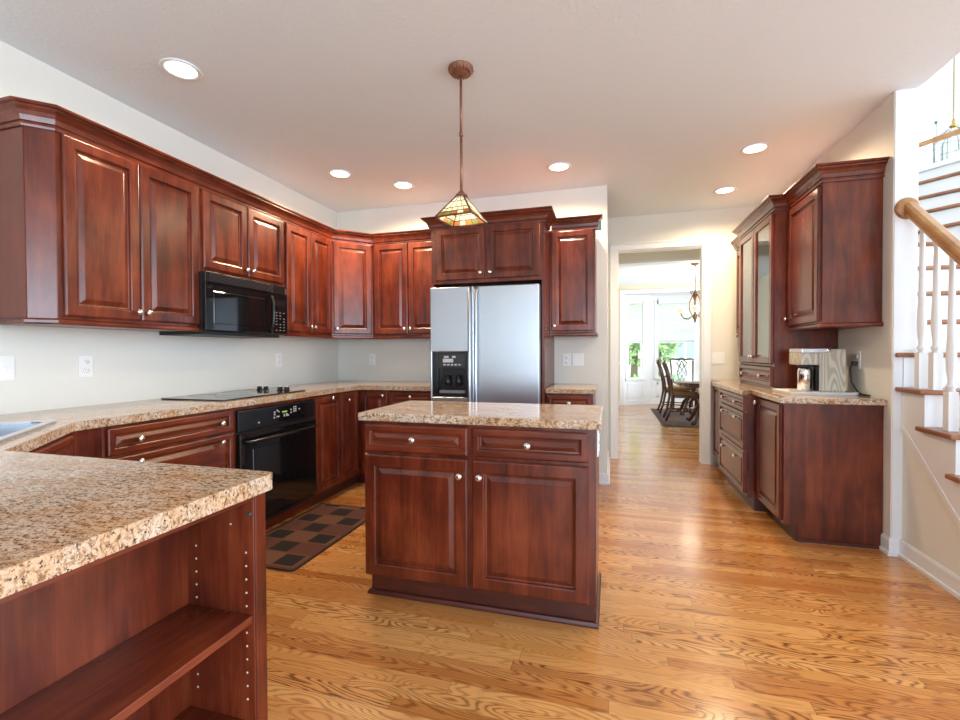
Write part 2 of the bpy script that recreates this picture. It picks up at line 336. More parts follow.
    def build(s, name, mat, parent=None, bevel=0, seg=2, fix=True, loc=None):
        if fix: bmesh.ops.recalc_face_normals(s.bm, faces=s.bm.faces[:])
        me = bpy.data.meshes.new(name); s.bm.to_mesh(me); s.bm.free()
        me.materials.append(mat)
        o = bpy.data.objects.new(name, me); COL.objects.link(o)
        if parent: o.parent = parent
        if loc: o.location = loc
        if bevel:
            md = o.modifiers.new('bevel', 'BEVEL'); md.width = bevel; md.segments = seg; md.limit_method = 'ANGLE'; md.angle_limit = .6
        return o

def tag(o, label, cat, group=None, kind=None):
    if label: o['label'] = label
    if cat: o['category'] = cat
    if group: o['group'] = group
    if kind: o['kind'] = kind
    return o
def thing(name, label, cat, loc=(0, 0, 0), deg=0, group=None):
    o = bpy.data.objects.new(name, None); COL.objects.link(o); o.location = loc; o.rotation_euler = (0, 0, math.radians(deg))
    o.empty_display_size = .1
    return tag(o, label, cat, group)
def struct(name, b, mat, parent=None, bevel=0):
    o = b.build(name, mat, parent, bevel); o['kind'] = 'structure'; return o
def rpoly(poly, rad, seg=4):
    """round the corners of a polygon; rad is one value or one per corner"""
    out = []; n = len(poly)
    for i in range(n):
        r = rad[i] if isinstance(rad, (list, tuple)) else rad
        p, a, c = Vector(poly[i]), Vector(poly[i-1]), Vector(poly[(i+1) % n])
        if r <= 0: out.append(tuple(p)); continue
        d1 = (a-p).normalized(); d2 = (c-p).normalized(); ang = d1.angle(d2); t = r/math.tan(ang/2)
        ctr = p+(d1+d2).normalized()*(r/math.sin(ang/2)); s0 = p+d1*t-ctr; s1 = p+d2*t-ctr
        for k in range(seg+1):
            v = s0.lerp(s1, k/seg).normalized()*r; out.append(tuple(ctr+v))
    return out
def holed(outer, holes, z0, z1):
    """solid plate with holes, as a bmesh holder"""
    cu = bpy.data.curves.new('plate', 'CURVE'); cu.dimensions = '2D'; cu.fill_mode = 'BOTH'; cu.extrude = (z1-z0)/2
    for L in [outer]+holes:
        sp = cu.splines.new('POLY'); sp.points.add(len(L)-1); sp.use_cyclic_u = True
        for q, p in zip(sp.points, L): q.co = (p[0], p[1], 0, 1)
    o = bpy.data.objects.new('plate', cu); COL.objects.link(o)
    dg = bpy.context.evaluated_depsgraph_get(); me = bpy.data.meshes.new_from_object(o.evaluated_get(dg))
    b = B(); b.bm.from_mesh(me); bmesh.ops.translate(b.bm, verts=b.bm.verts[:], vec=(0, 0, (z0+z1)/2)); bmesh.ops.remove_doubles(b.bm, verts=b.bm.verts[:], dist=1e-5)
    bpy.data.objects.remove(o); bpy.data.curves.remove(cu); bpy.data.meshes.remove(me)
    for f in b.bm.faces: f.smooth = False
    return b

def knob(par, x, z, yf):
    return B().lathe([(.0065, 0), (.006, .013), (.009, .016), (.0155, .019), (.0165, .023), (.014, .028), (.008, .031), (0, .032)], (x, yf, z), '-y', 18).build('knob', NICKEL, par)
def door(par, x0, x1, z0, z1, kn=(), name='door', mat=None, fw=.056, t=.02, yb=0):
    fw_ = min(fw, (x1-x0)*.26, (z1-z0)*.3)
    b = B(); yf = yb-t
    b.rings(x0, x1, z0, z1, [(0, t), (0, .006), (.003, .002), (.008, 0), (fw_-.008, 0), (fw_-.003, .003), (fw_, .0125), (fw_+.007, .0135), (fw_+.009, .012), (fw_+.030, .003), (fw_+.031, .0015)], yf)
    o = b.build(name, mat or WOODV, par)
    for kx, kz in kn: knob(o, kx, kz, yf)
    return o
def drawer(par, x0, x1, z0, z1, kn=(), yb=0):
    return door(par, x0, x1, z0, z1, kn, 'drawer', WOODH, .036, .02, yb)

# ------------------------------------------------------------------ dimensions from the photograph
LW, BW, ZC = -2.8212, 4.3125, 2.7124
RW, DW = 1.584, 5.369
CT, CB = .914, .876

# ------------------------------------------------------------------ structure
struct('floor', B().box(-3.1, -4.5, -.06, 7.2, 11.9, 0), FLOOR)
cb = B(); cb.box(-3.1, -4.5, ZC, 1.70, 11.9, ZC+.12); cb.box(1.70, 5.5, ZC, 2.75, 11.9, ZC+.12)
struct('ceiling', cb, CEILM)
b = B(); b.box(LW-.12, -4.3, 0, LW, BW+.12, ZC)
struct('wall_left', b, WALLM)
struct('wall_back', B().box(LW, BW, 0, -.033, BW+.12, ZC), WALLM)
struct('wall_pantry', B().box(-.153, BW+.12, 0, -.033, DW, ZC), WALLM)
b = B(); b.box(RW, 3.247, 0, 1.635, DW+.12, ZC); b.box(1.635, 3.247, 1.165, 1.70, DW+.12, ZC); b.box(1.635, 3.32, 0, 1.70, DW+.12, 1.165)
struct('wall_right', b, WALLM)
OX0, OX1, OZ = .069, .945, 2.339
b = B(); b.box(-.6, DW, 0, OX0, DW+.12, ZC); b.box(OX1, DW, 0, RW, DW+.12, ZC); b.box(OX0, DW, OZ, OX1, DW+.12, ZC)
struct('wall_doorway', b, WALLM)
# rear wall with two wide windows (behind the camera)
b = B(); b.box(LW-.12, -4.42, 0, 7.0, -4.3, .35); b.box(LW-.12, -4.42, 2.45, 7.0, -4.3, ZC); b.box(LW-.12, -4.42, .35, -.2, -4.3, 2.45); b.box(2.2, -4.42, .35, 7.0, -4.3, 2.45)
struct('wall_rear', b, WALLM)
# foyer (two storeys)
ZF = 5.54
b = B(); b.box(1.58, -4.3, ZC+.12, 1.70, 9.6, ZF); struct('wall_upper', b, WALLM)
b = B(); b.box(2.75, 9.6, 0, 7.0, 9.72, 4.2); b.box(1.70, 9.6, ZC, 5.02, 9.72, ZF); b.box(5.29, 9.6, 4.2, 7.0, 9.72, ZF); b.box(5.02, 9.6, 5.08, 5.29, 9.72, ZF)
struct('wall_foyer', b, pmat('foyer_paint', srgb(214, 220, 222), .7))
b = B(); b.box(6.8, -4.3, 0, 6.92, -3.8, ZF); b.box(6.8, -3.8, 0, 6.92, -.1, .38); b.box(6.8, -3.8, 2.55, 6.92, -.1, ZF); b.box(6.8, -.1, 0, 6.92, 0, ZF); b.box(6.8, 8.2, 0, 6.92, 9.72, ZF); b.box(6.8, 0, 0, 6.92, 8.2, .1); b.box(6.8, 0, 5.2, 6.92, 8.2, ZF)  # low opening behind the camera is cut for the added side fill
struct('wall_front', b, WALLM)
struct('ceiling_foyer', B().box(1.58, -4.42, ZF, 6.92, 9.72, ZF+.1), CEILM)
struct('wall_rear_upper', B().box(1.58, -4.42, ZC, 6.92, -4.3, ZF), WALLM)
# foyer window
w = struct('window_1', B().box(5.02, 9.62, 4.2, 5.05, 9.68, 5.08).box(5.26, 9.62, 4.2, 5.29, 9.68, 5.08).box(5.02, 9.62, 5.04, 5.29, 9.68, 5.08).box(5.05, 9.63, 4.60, 5.26, 9.66, 4.63), WHITE)
B().box(5.05, 9.64, 4.2, 5.26, 9.645, 5.04).build('pane', GLASS, w)
# hall and dining room
struct('wall_hall', B().box(-.72, DW, 0, -.6, 10.83, ZC), WALLD)
struct('wall_header', B().box(-.6, 7.3, 2.545, 2.6, 7.5, ZC), WALLD)
struct('trim_header', B().box(-.6, 7.285, 2.54, 2.6, 7.515, 2.57), WHITE)
b = B(); b.box(2.6, DW+.12, 0, 2.75, 8.1, ZC); b.box(2.6, 10.2, 0, 2.75, 11.5, ZC); b.box(2.6, 8.1, 0, 2.75, 10.2, .6); b.box(2.6, 8.1, 2.4, 2.75, 10.2, ZC)  # side opening invented for the added dining fill
struct('wall_dining', b, WALLD)
YF = 10.828
b = B(); b.box(-.6, YF, 0, .281, YF+.1, ZC); b.box(.281, YF, 2.515, 2.45, YF+.1, ZC); b.box(2.45, YF, 0, 2.6, YF+.1, ZC)
struct('wall_far', b, WALLD)
struct('trim_crown', B().sweep([(-.6, YF), (2.6, YF)], [(0, 2.62), (.02, 2.62), (.07, 2.69), (.07, ZC), (0, ZC)], 1), WALLD)  # wall beige stands in for the light falling on a white crown
b = B(); b.box(.19, YF-.02, 0, .285, YF, 2.60); b.box(.285, YF-.02, 2.51, 2.45, YF, 2.60); struct('trim_bay', b, WHITE)
# bay window: left cant, centre, right cant
def bay(n, p, q, s0, s1, wz0=.6, wz1=2.36):
    p, q = Vector(p), Vector(q); d = (q-p); Ln = d.length; ang = math.atan2(d.y, d.x)
    r = bpy.data.objects.new('window_%d' % n, None); COL.objects.link(r); r.location = (p.x, p.y, 0); r.rotation_euler = (0, 0, ang); r['kind'] = 'structure'
    b = B(); b.box(0, 0, 0, s0, .1, 2.53); b.box(s1, 0, 0, Ln, .1, 2.53); b.box(s0, 0, wz1, s1, .1, 2.53); b.box(s0, 0, 0, s1, .1, wz0); b.build('window_wall', WHITE, r)
    b = B(); e = .055; b.box(s0-e, -.02, wz0-e, s0+.03, .02, wz1+e); b.box(s1-.03, -.02, wz0-e, s1+e, .02, wz1+e); b.box(s0, -.02, wz1-.03, s1, .02, wz1+e); b.box(s0-e, -.045, wz0-.03, s1+e, .02, wz0+.02)
    b.box(s0, .03, 1.42, s1, .06, 1.46); f = b.build('window_frame', WHITE, r)
    B().box(s0+.03, .045, wz0, s1-.03, .05, wz1-.03).build('pane', GLASS, f)
    b = B(); zz = 1.47; n_ = 22; h = (wz1-.03-zz)/n_
    for k in range(n_): b.prism([(.012, zz+k*h), (.022, zz+k*h+h/2), (.012, zz+k*h+h), (.008, zz+k*h+h), (.018, zz+k*h+h/2), (.008, zz+k*h)], s0+.034, s1-.034, 'x')
    sh = b.build('window_shade', SHADEF, r); B().box(s0+.034, .004, zz-.02, s1-.034, .026, zz).build('bottom_rail', GREYM, sh)
    b = B(); b.box(0, -.012, .93, Ln, 0, .97) if s0 > .2 else None; b.box(0, -.014, 0, Ln, 0, .1); b.box(s0, -.008, .16, s1, 0, .19); b.box(s0, -.008, .46, s1, 0, .49); b.box(s0, -.008, .16, s0+.03, 0, .49); b.box(s1-.03, -.008, .16, s1, 0, .49); b.build('wainscot_panel', WHITE, r)
bay(2, (.281, YF+.06), (.90, 11.40), .09, .58); bay(3, (.90, 11.40), (1.98, 11.40), .13, .955); bay(4, (1.98, 11.40), (2.60, YF+.06), .2, .66)
struct('ceiling_bay', B().box(.2, YF, 2.515, 2.65, 11.6, 2.56), WHITE)
struct('baseboard_far', B().box(-.6, YF-.015, 0, .19, YF, .12), WHITE); struct('trim_chair_rail', B().box(-.6, YF-.02, .93, .19, YF, .99), WHITE)
# doorway casing
b = B(); cw = .078
prof = [(0, 0), (.016, 0), (.02, .01), (.014, .05), (.022, .07), (.022, cw), (0, cw)]
for x0, x1 in ((OX0-cw, OX0), (OX1, OX1+cw)): b.box(x0, DW-.018, 0, x1, DW, OZ+cw); b.box(x0+(.0 if x0 < .5 else cw-.02), DW-.026, 0, x0+(.02 if x0 < .5 else cw), DW-.018, OZ+cw)
b.box(OX0, DW-.018, OZ, OX1, DW, OZ+cw); b.box(OX0-cw, DW-.026, OZ+cw-.02, OX1+cw, DW-.018, OZ+cw)
b.box(OX0-.005, DW, 0, OX0+.012, DW+.12, OZ); b.box(OX1-.012, DW, 0, OX1+.005, DW+.12, OZ); b.box(OX0, DW, OZ-.012, OX1, DW+.12, OZ)
struct('trim_doorway', b, WHITE, bevel=.003)
BBP = [(0, 0), (.022, 0), (.022, .018), (.012, .022), (.012, .085), (.006, .098), (0, .1)]
struct('baseboard_back', B().sweep([(-.10, BW), (-.033, BW), (-.033, DW-.03)], BBP, 1), WHITE)
struct('baseboard_doorway', B().sweep([(OX1+cw, DW), (1.06, DW)], BBP, 1), WHITE)
struct('baseboard_right', B().sweep([(RW, 3.325), (RW, 3.247), (1.635, 3.247), (1.640, 2.0)], BBP, 1), WHITE)
struct('wall_stair', B().prism([(3.247, 0), (3.247, .79), (1.9, -.0+.79-.87*1.347), (1.9, 0)] if .79-.87*1.347 > 0 else [(3.247, 0), (3.247, .79), (3.247-.79/.87, 0)], 1.640, 1.70, 'x'), WALLM)
struct('trim_corner', B().box(RW+.004, 3.240, .1, 1.633, 3.2468, ZC).box(1.633, 3.240, 1.21, 1.7, 3.2468, ZC), WHITE)

# ------------------------------------------------------------------ cherry kitchen: wall cabinets, left run (front faces +X)
ZU, ZT = 1.342, 2.252
XU = -2.487
CROWN = [(0, 2.238), (.013, 2.238), (.015, 2.248), (.008, 2.252), (.008, 2.261), (.016, 2.264), (.018, 2.272), (.021, 2.286), (.030, 2.304), (.046, 2.317), (.046, 2.325), (.056, 2.328), (.060, 2.334), (.060, 2.340), (0, 2.340)]
DEP = XU-LW-.002
def wallcab(name, label, loc, deg, w, z0, doors, depth=DEP, poly=None, rail=True, zt=ZT, group='cherry wall cabinets', extra=None):
    t = thing(name, label, 'cabinet', loc, deg, group)
    p = poly or [(0, 0), (w, 0), (w, depth), (0, depth)]
    zb = z0+.028 if rail else z0
    B().prism(p, zb, zt).build('carcass', WOODV, t, .0015)
    for d in doors: door(t, *d)
    if rail:
        q = poly[:-1] if poly else [(0, 0), (w, 0)]
        b = B()
        b.prism([(x, y) for x, y in p], z0+.004, zb)
        b.sweep(extra or [(0, 0), (w, 0)], [(0, z0), (.012, z0), (.016, z0+.008), (.016, z0+.02), (.008, zb), (0, zb)], 1)
        b.build('light_rail', WOODH, t)
    return t
# unit with the clipped near corner: local x runs along +Y, local y into the wall
c = .0745
tA = wallcab('wall_cabinet', 'tall double-door cherry wall cabinet with clipped corner, left of the microwave', (XU, 1.517, 0), 90, .773, ZU,
        [(.022, .384, 1.385, 2.238, [(.360, 1.43)]), (.389, .757, 1.385, 2.238, [(.413, 1.43)])],
        poly=[(0, 0), (.773, 0), (.773, DEP), (-c, DEP), (-c, c)], extra=[(-c, DEP), (-c, c), (0, 0), (.773, 0)])
wallcab('wall_cabinet', 'short two-door cherry cabinet directly above the black microwave', (XU, 2.29, 0), 90, .772, 1.722,
        [(.018, .380, 1.748, 2.238, [(.356, 1.79)]), (.388, .758, 1.748, 2.238, [(.412, 1.79)])], rail=False)
wallcab('wall_cabinet', 'narrow double-door cherry wall cabinet between microwave and corner cabinet', (XU, 3.063, 0), 90, .638, ZU,
        [(.015, .320, 1.385, 2.238, [(.298, 1.43)]), (.326, .628, 1.385, 2.238, [(.348, 1.43)])])
B().box(-c-.004, c+.002, ZU+.03, -c-.0002, DEP, 2.236).build('end_panel', VENEER, tA)
# diagonal corner
s2 = math.sqrt(.5); wd = .276/s2
t = wallcab('corner_cabinet', 'single-door diagonal cherry wall cabinet filling the back left corner', (XU, 3.702, 0), 45, wd, ZU,
        [(.018, wd-.018, 1.385, 2.238, [(.045, 1.43)])],
        poly=[(0, 0), (wd, 0), (wd+(BW-3.977)*s2, (BW-3.977)*s2), (wd/2, (BW-3.977)*s2+wd/2+.0), (-(BW-3.977)*s2, (BW-3.977)*s2)], extra=[(0, 0), (wd, 0)])
YB = 3.977; DB = BW-YB-.002
wallcab('wall_cabinet', 'double-door cherry wall cabinet on back wall, left of the refrigerator', (-2.209, YB, 0), 0, .733, ZU,
        [(.020, .370, 1.385, 2.238, [(.342, 1.43)]), (.376, .722, 1.385, 2.238, [(.402, 1.43)])], DB)
wallcab('wall_cabinet', 'narrow single-door cherry wall cabinet right of the refrigerator', (-.508, YB, 0), 0, .382, ZU,
        [(.012, .366, 1.385, 2.238, [(.040, 1.43)])], DB, extra=[(0, 0), (.382, 0), (.382, DB)])
# crown along the left run and back
pth = [(LW+.002, 1.517-c), (XU-c, 1.517-c), (XU, 1.517), (XU, 3.702), (-2.211, YB), (-1.548, YB)]
tag(B().sweep(pth, CROWN, 1).build('crown_molding', WOODY), 'long cherry crown molding wrapping the left and back wall cabinets', 'molding')
cr = B().sweep([(-.492, YB), (-.126, YB), (-.126, YB+.05)], CROWN, 1).build('crown_molding', WOODH); tag(cr, 'short cherry crown molding on the narrow cabinet right of refrigerator', 'molding')
B().prism([(YB+.06, 2.25), (YB+.06, 2.335), (YB+.17, 2.335), (YB+.09, 2.25)], -.126, -.08, 'x').build('corner_bracket', GREYW, cr)
# cabinet over refrigerator with tall side panels
YFc = 3.65
t = thing('refrigerator_cabinet', 'deep two-door cherry cabinet with tall side panels around the refrigerator', 'cabinet', (-1.472, YFc, 0), 0)
B().box(0, 0, 1.785, .962, BW-YFc-.002, 2.252).build('carcass', WOODV, t, .0015)
B().box(0, .0, 0, .022, BW-YFc-.002, 1.785).build('side_panel', WOODV, t, .0015); B().box(.94, .0, 0, .962, BW-YFc-.002, 1.785).build('side_panel', WOODV, t, .0015)
door(t, .044, .474, 1.812, 2.242, [(.440, 1.86)], mat=WOODV); door(t, .490, .930, 1.812, 2.242, [(.524, 1.86)], mat=WOODV)
B().sweep([(0, .262), (0, 0), (.962, 0), (.962, .262)], [(o*1.15, z) for o, z in CROWN], 1).build('crown_molding', WOODH, t)

# ------------------------------------------------------------------ base cabinets, left run
XB = -2.215; TK = .098
def basecab(name, label, loc, deg, w, depth, cat='cabinet', zt=CB-.002, toe=.06, poly=None, toep=None, group='cherry base cabinets', tmat=None):
    t = thing(name, label, cat, loc, deg, group)
    B().prism(poly or [(0, 0), (w, 0), (w, depth), (0, depth)], TK, zt).build('carcass', WOODV, t, .0015)
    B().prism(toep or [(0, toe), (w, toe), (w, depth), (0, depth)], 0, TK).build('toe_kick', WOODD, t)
    return t
DL = XB-LW-.003
t = basecab('drawer_cabinet', 'cherry drawer base cabinet between the corner sink and the black oven', (XB, 1.515, 0), 90, .744, DL)
drawer(t, .012, .735, .735, .862, [(.15, .795), (.635, .795)]); drawer(t, .012, .735, .43, .722, [(.15, .685), (.635, .685)]); drawer(t, .012, .735, .115, .418, [(.15, .38), (.635, .38)])
t = thing('oven_cabinet', 'cherry base cabinet housing the black wall oven', 'cabinet', (XB, 2.262, 0), 90, 'cherry base cabinets')
b = B(); b.box(0, 0, TK, .018, DL, CB-.002); b.box(.768, 0, TK, .786, DL, CB-.002); b.box(.018, 0, .852, .768, DL, CB-.002); b.box(.018, .45, TK, .768, DL, .852); b.build('carcass', WOODV, t, .0015)
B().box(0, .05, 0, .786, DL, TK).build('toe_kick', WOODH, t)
# oven (in the cabinet)
t = thing('wall_oven', 'black built-in oven with glass door under the cooktop', 'oven', (XB, 2.282, 0), 90)
OW = .744
B().box(.0, .0, .102, OW, .44, .850).build('oven_body', BLACKM, t)
b = B(); b.rings(0, OW, .716, .850, [(0, .022), (0, .006), (.006, 0)], -.022); cp = b.build('control_panel', BLACKS, t)
B().box(.13, -.0232, .735, .635, -.0215, .836).build('display_glass', BLACKG, cp)
bb = B()
for i, (x, z) in enumerate([(.305, .80), (.305, .785), (.33, .81), (.345, .80), (.30, .765), (.33, .768), (.345, .768), (.40, .765), (.425, .765), (.44, .765), (.4, .775), (.425, .775), (.47, .80), (.47, .78), (.50, .815), (.52, .815), (.50, .80), (.52, .80), (.50, .785), (.52, .785), (.56, .795), (.16, .752)]):
    bb.box(x, -.0242, z, x+.013, -.0232, z+.009)
bb.build('button_legend', GREYM, cp)
B().box(.385, -.0242, .793, .435, -.0232, .803).build('clock_digits', GREENP, cp)
b = B(); b.rings(0, OW, .128, .704, [(0, .034), (0, .006), (.006, 0)], -.034); dr = b.build('oven_door', BLACKG, t)
B().rings(.10, OW-.10, .2, .60, [(0, .003), (.004, 0)], -.0365).build('window_glass', BLACKG, dr)
B().tube([(.03, -.034, .655), (.035, -.062, .655), (.06, -.074, .655), (OW/2, -.080, .655), (OW-.06, -.074, .655), (OW-.035, -.062, .655), (OW-.03, -.034, .655)], .011, 12).build('handle', BLACKS, dr)
B().box(0, -.02, .102, OW, 0, .122).build('lower_vent', BLACKS, t)
# susan corner cabinet: doors on the left run and the back run
t = thing('corner_base_cabinet', 'cherry corner base cabinet with doors meeting in the back left corner', 'cabinet', (XB, 3.05, 0), 90, 'cherry base cabinets')
YBb = 3.706
xb = YBb-3.05; bx = -1.906-XB
B().prism([(0, 0), (xb, 0), (xb, -bx), (BW-3.05-.003, -bx), (BW-3.05-.003, DL), (0, DL)], TK, CB-.002).build('carcass', WOODV, t, .0015)
B().prism([(0, .055), (xb+.055, .055), (xb+.055, -bx), (BW-3.05-.003, -bx), (BW-3.05-.003, DL), (0, DL)], 0, TK).build('toe_kick', WOODD, t)
door(t, .008, .347, .115, .862, [(.20, .838)]); door(t, .357, .632, .115, .862, [(.44, .80)])
# the third leaf faces -Y on the back run: built in world axes under the same empty
inv = Matrix.Rotation(-PI/2, 4, 'Z') @ Matrix.Translation((-XB, -3.05, 0))
def world_child(o, root):
    o.matrix_parent_inverse = root.matrix_basis.inverted() if False else (Matrix.Translation(root.location) @ Matrix.Rotation(root.rotation_euler.z, 4, 'Z')).inverted()
dd = door(t, -2.185, -1.918, .115, .862, [(-1.955, .825)], yb=YBb); world_child(dd, t)
t = basecab('base_cabinet', 'cherry base cabinet on back wall just left of the refrigerator', (-1.904, YBb, 0), 0, .430, BW-YBb-.003)
drawer(t, .010, .420, .735, .862, [(.215, .82)]); door(t, .010, .420, .115, .722, [(.38, .68)])
t = basecab('base_cabinet', 'small cherry base cabinet right of the refrigerator', (-.508, YBb, 0), 0, .372, BW-YBb-.003)
drawer(t, .010, .362, .735, .862, [(.186, .80)]); door(t, .010, .362, .115, .722, [(.04, .68)])
# diagonal sink base: front from (-1.775,.90) to (-2.205,1.395)
P0 = Vector((-1.775, .895)); P1 = Vector((-2.213, 1.396)); dv = P1-P0; sw = dv.length; sang = math.degrees(math.atan2(dv.y, dv.x))
t = thing('sink_base_cabinet', 'angled cherry base cabinet under the stainless corner sink', 'cabinet', (P0.x, P0.y, 0), sang, 'cherry base cabinets')
def toloc(pt):
    a = math.radians(-sang); d = Vector(pt)-P0; return (d.x*math.cos(a)-d.y*math.sin(a), d.x*math.sin(a)+d.y*math.cos(a))
pl = [toloc(p) for p in ((-1.775, .895), (-2.213, 1.396), (XB, 1.512), (LW+.003, 1.512), (LW+.003, .06), (-1.775, .06))]
B().prism(pl, TK, .70).build('carcass', WOODV, t)
b = B(); b.box(0, 0, .70, sw, .02, CB-.002); b.prism([toloc(p) for p in ((-2.213, 1.396), (XB, 1.512), (XB-.02, 1.512), (-2.233, 1.396))], .70, CB-.002); b.build('face_frame', WOODV, t)
door(t, .04, sw/2-.004, .115, .68, [(sw/2-.035, .64)]); door(t, sw/2+.004, sw-.04, .115, .68, [(sw/2+.035, .64)]); drawer(t, .04, sw-.04, .70, .862)
# peninsula body and end bookcase
t = basecab('peninsula_cabinet', 'cherry peninsula base cabinet carrying the near speckled worktop', (-1.040, .895, 0), 180, .730, .83)
door(t, .012, .362, .115, .862, [(.33, .80)]); door(t, .368, .718, .115, .862, [(.40, .80)])
t = thing('bookcase', 'open cherry bookcase with adjustable shelves at the near end of the peninsula', 'bookcase', (-.812, .02, 0), 90)
bw_ = .902                                                    # local x along +Y, local y away from the opening (-X)
B().box(bw_-.036, 0, 0, bw_, .215, CB-.002).build('side_panel', WOODV, t, .0015)
B().box(0, 0, 0, .036, .215, CB-.002).build('side_panel', WOODV, t, .0015)
B().box(.036, .199, .09, bw_-.036, .215, CB-.002).build('back_panel', WOODV, t)
B().box(bw_-.034, -.004, 0, bw_, 0, CB-.004).build('front_stile', WOODV, t, .0025)
B().box(.036, .0, .855, bw_-.036, .199, CB-.002).build('top_rail', WOODH, t)
B().box(.037, .004, .563, bw_-.037, .198, .581).build('shelf', WOODH, t, .001)
B().box(.037, .004, .305, bw_-.037, .198, .324).build('shelf', WOODH, t, .001)
B().box(.037, .004, .07, bw_-.037, .198, .10).build('shelf', WOODH, t, .001)
B().box(.036, .02, 0, bw_-.036, .04, .07).build('toe_kick', WOODD, t)
PEG = pmat('peg_brass', srgb(225, 215, 195), .4)
for z in [.804, .740, .708, .676, .644, .612, .548, .516, .484, .452, .420, .388]:
    for y in ((.022, .172) if z < .76 else (.066,)):
        B().lathe([(.0024, 0), (.0024, .0012), (0, .0015)], (bw_-.036, y, z-.012), '-x', 8).build('peg_hole', PEG, t)
B().lathe([(.006, 0), (.006, .003), (.003, .006), (0, .006)], (bw_-.036, .010, .822), '-x', 10).build('screw_cap', SLOT, t)

# ------------------------------------------------------------------ worktops
sink_c = Vector((-2.30, .86)); ud = dv.normalized(); nd = Vector((-ud.y, ud.x))     # ud along the front (towards the far run), nd into the corner
if nd.dot(Vector((-1, -1))) < 0: nd = -nd
mid = (P0+P1)/2 - ud*.0
e0 = Vector((-1.752, .922)); e1 = Vector((-2.189, 1.384)); ed = (e1-e0).normalized(); en = Vector((-ed.y, ed.x))
if en.dot(Vector((-1, -1))) < 0: en = -en
ma = (e0+e1)/2
sa, sb = -.40, .36                                                          # sink extent along the front edge, around the middle
# measured: far-right rim corner near (-2.275,1.389): distance along from middle
tt = (Vector((-2.275, 1.389))-ma).dot(ed); sb = tt; sa = tt-.74
s_in, s_out = .062, .062+.50
hole = [tuple(ma+ed*a+en*q) for a, q in ((sa+.02, s_in+.02), (sb-.02, s_in+.02), (sb-.02, s_out-.02), (sa+.02, s_out-.02))]
outer = rpoly([(LW+.002, .0), (-.780, .0), (-.780, .926), (-1.752, .922), (-2.189, 1.384), (-2.189, 3.6615), (-1.474, 3.6615), (-1.474, BW-.002), (LW+.002, BW-.002)], [0, .02, .02, .004, .06, .01, .004, 0, 0])
wt = holed(outer, [hole], CB, CT).build('countertop', GRAN, None, .006, 3)
tag(wt, 'long speckled beige worktop running from the near peninsula past sink and cooktop', 'countertop')
tag(B().prism([(-.506, 3.6615), (-.115, 3.6615), (-.115, BW-.002), (-.506, BW-.002)], CB, CT).build('countertop', GRAN, None, .006, 3), 'short speckled worktop right of the refrigerator', 'countertop')
SINKM = pmat('satin_stainless', (.70, .74, .80, 1), .22, 1)
# sink
t = thing('corner_sink', 'stainless steel drop-in sink set diagonally in the corner of the worktop', 'sink', (ma.x, ma.y, 0), math.degrees(math.atan2(ed.y, ed.x)))
sgn = 1 if Vector((-math.sin(math.atan2(ed.y, ed.x)), math.cos(math.atan2(ed.y, ed.x)))).dot(en) > 0 else -1
R = lambda a0, a1, q0, q1, r: rpoly([(a0, sgn*q0), (a1, sgn*q0), (a1, sgn*q1), (a0, sgn*q1)], r)
holed(R(sa, sb, s_in, s_out, .03), [R(sa+.035, sb-.035, s_in+.03, s_out-.07, .05)], CT, CT+.010).build('rim', SINKM, t, .003)
b = B(); x0, x1, q0, q1 = sa+.03, sb-.03, sgn*(s_in+.025), sgn*(s_out-.065)
for bx_ in ((x0, q0, .72, x1, q1, .73), (x0, q0, .73, x0+.012, q1, CT), (x1-.012, q0, .73, x1, q1, CT), (x0, q0, .73, x1, q0+sgn*.012, CT), (x0, q1-sgn*.012, .73, x1, q1, CT)): b.box(*bx_)
b.build('basin', SINKM, t)

# ------------------------------------------------------------------ cooktop and microwave
t = thing('cooktop', 'black glass electric cooktop with four knobs on the left worktop', 'cooktop', (0, 0, CT))
B().prism(rpoly([(-2.765, 2.24), (-2.265, 2.24), (-2.265, 3.03), (-2.765, 3.03)], .015), .0005, .008).build('glass_top', BLACKG, t, .002)
b = B()
for x, y, r in ((-2.66, 2.46, .085), (-2.40, 2.46, .11), (-2.66, 2.78, .11), (-2.40, 2.78, .075)):
    b.lathe([(r, 0), (r, .0004), (r-.004, .0004), (r-.004, 0), (r, 0)], (x, y, .0082), 'z', 40)
b.build('burner_rings', pmat('burner_mark', srgb(70, 70, 74), .3), t)
for x in (-2.635, -2.575, -2.445, -2.385):
    k = B().lathe([(.024, 0), (.024, .004), (.019, .006), (.018, .024), (.015, .028), (0, .028)], (x, 2.955, .008), 'z', 20).build('knob', BLACKS, t)
    B().box(x-.003, 2.937, .036, x+.003, 2.973, .040).build('pointer_mark', WHITEM, k)
XM = -2.415
t = thing('microwave', 'black over-the-range microwave hung under a short cherry cabinet', 'microwave', (XM, 2.264, 0), 90)
MW_, MD = .745, XM-LW-.004
B().box(0, .03, 1.346, MW_, MD, 1.718).build('case', BLACKS, t, .004)
b = B(); b.rings(0, MW_, 1.652, 1.718, [(0, .03), (0, .003), (.003, 0)], 0); v = b.build('vent_grille', BLACKS, t)
b = B()
for k in range(6): b.prism([(-.001, 1.660+k*.009), (-.008, 1.663+k*.009), (-.001, 1.666+k*.009)], .03, MW_-.16, 'x')
b.build('louvre', pmat('vent_louvre', srgb(84, 80, 80), .35), v)
B().box(.02, .06, 1.325, MW_-.02, MD, 1.346).build('bottom_panel', BLACKM, t)
b = B(); b.rings(0, .575, 1.350, 1.648, [(0, .03), (0, .004), (.004, 0)], 0); d_ = b.build('door', BLACKG, t)
B().rings(.06, .50, 1.395, 1.60, [(0, .002), (.003, 0)], -.002).build('window_glass', BLACKG, d_)
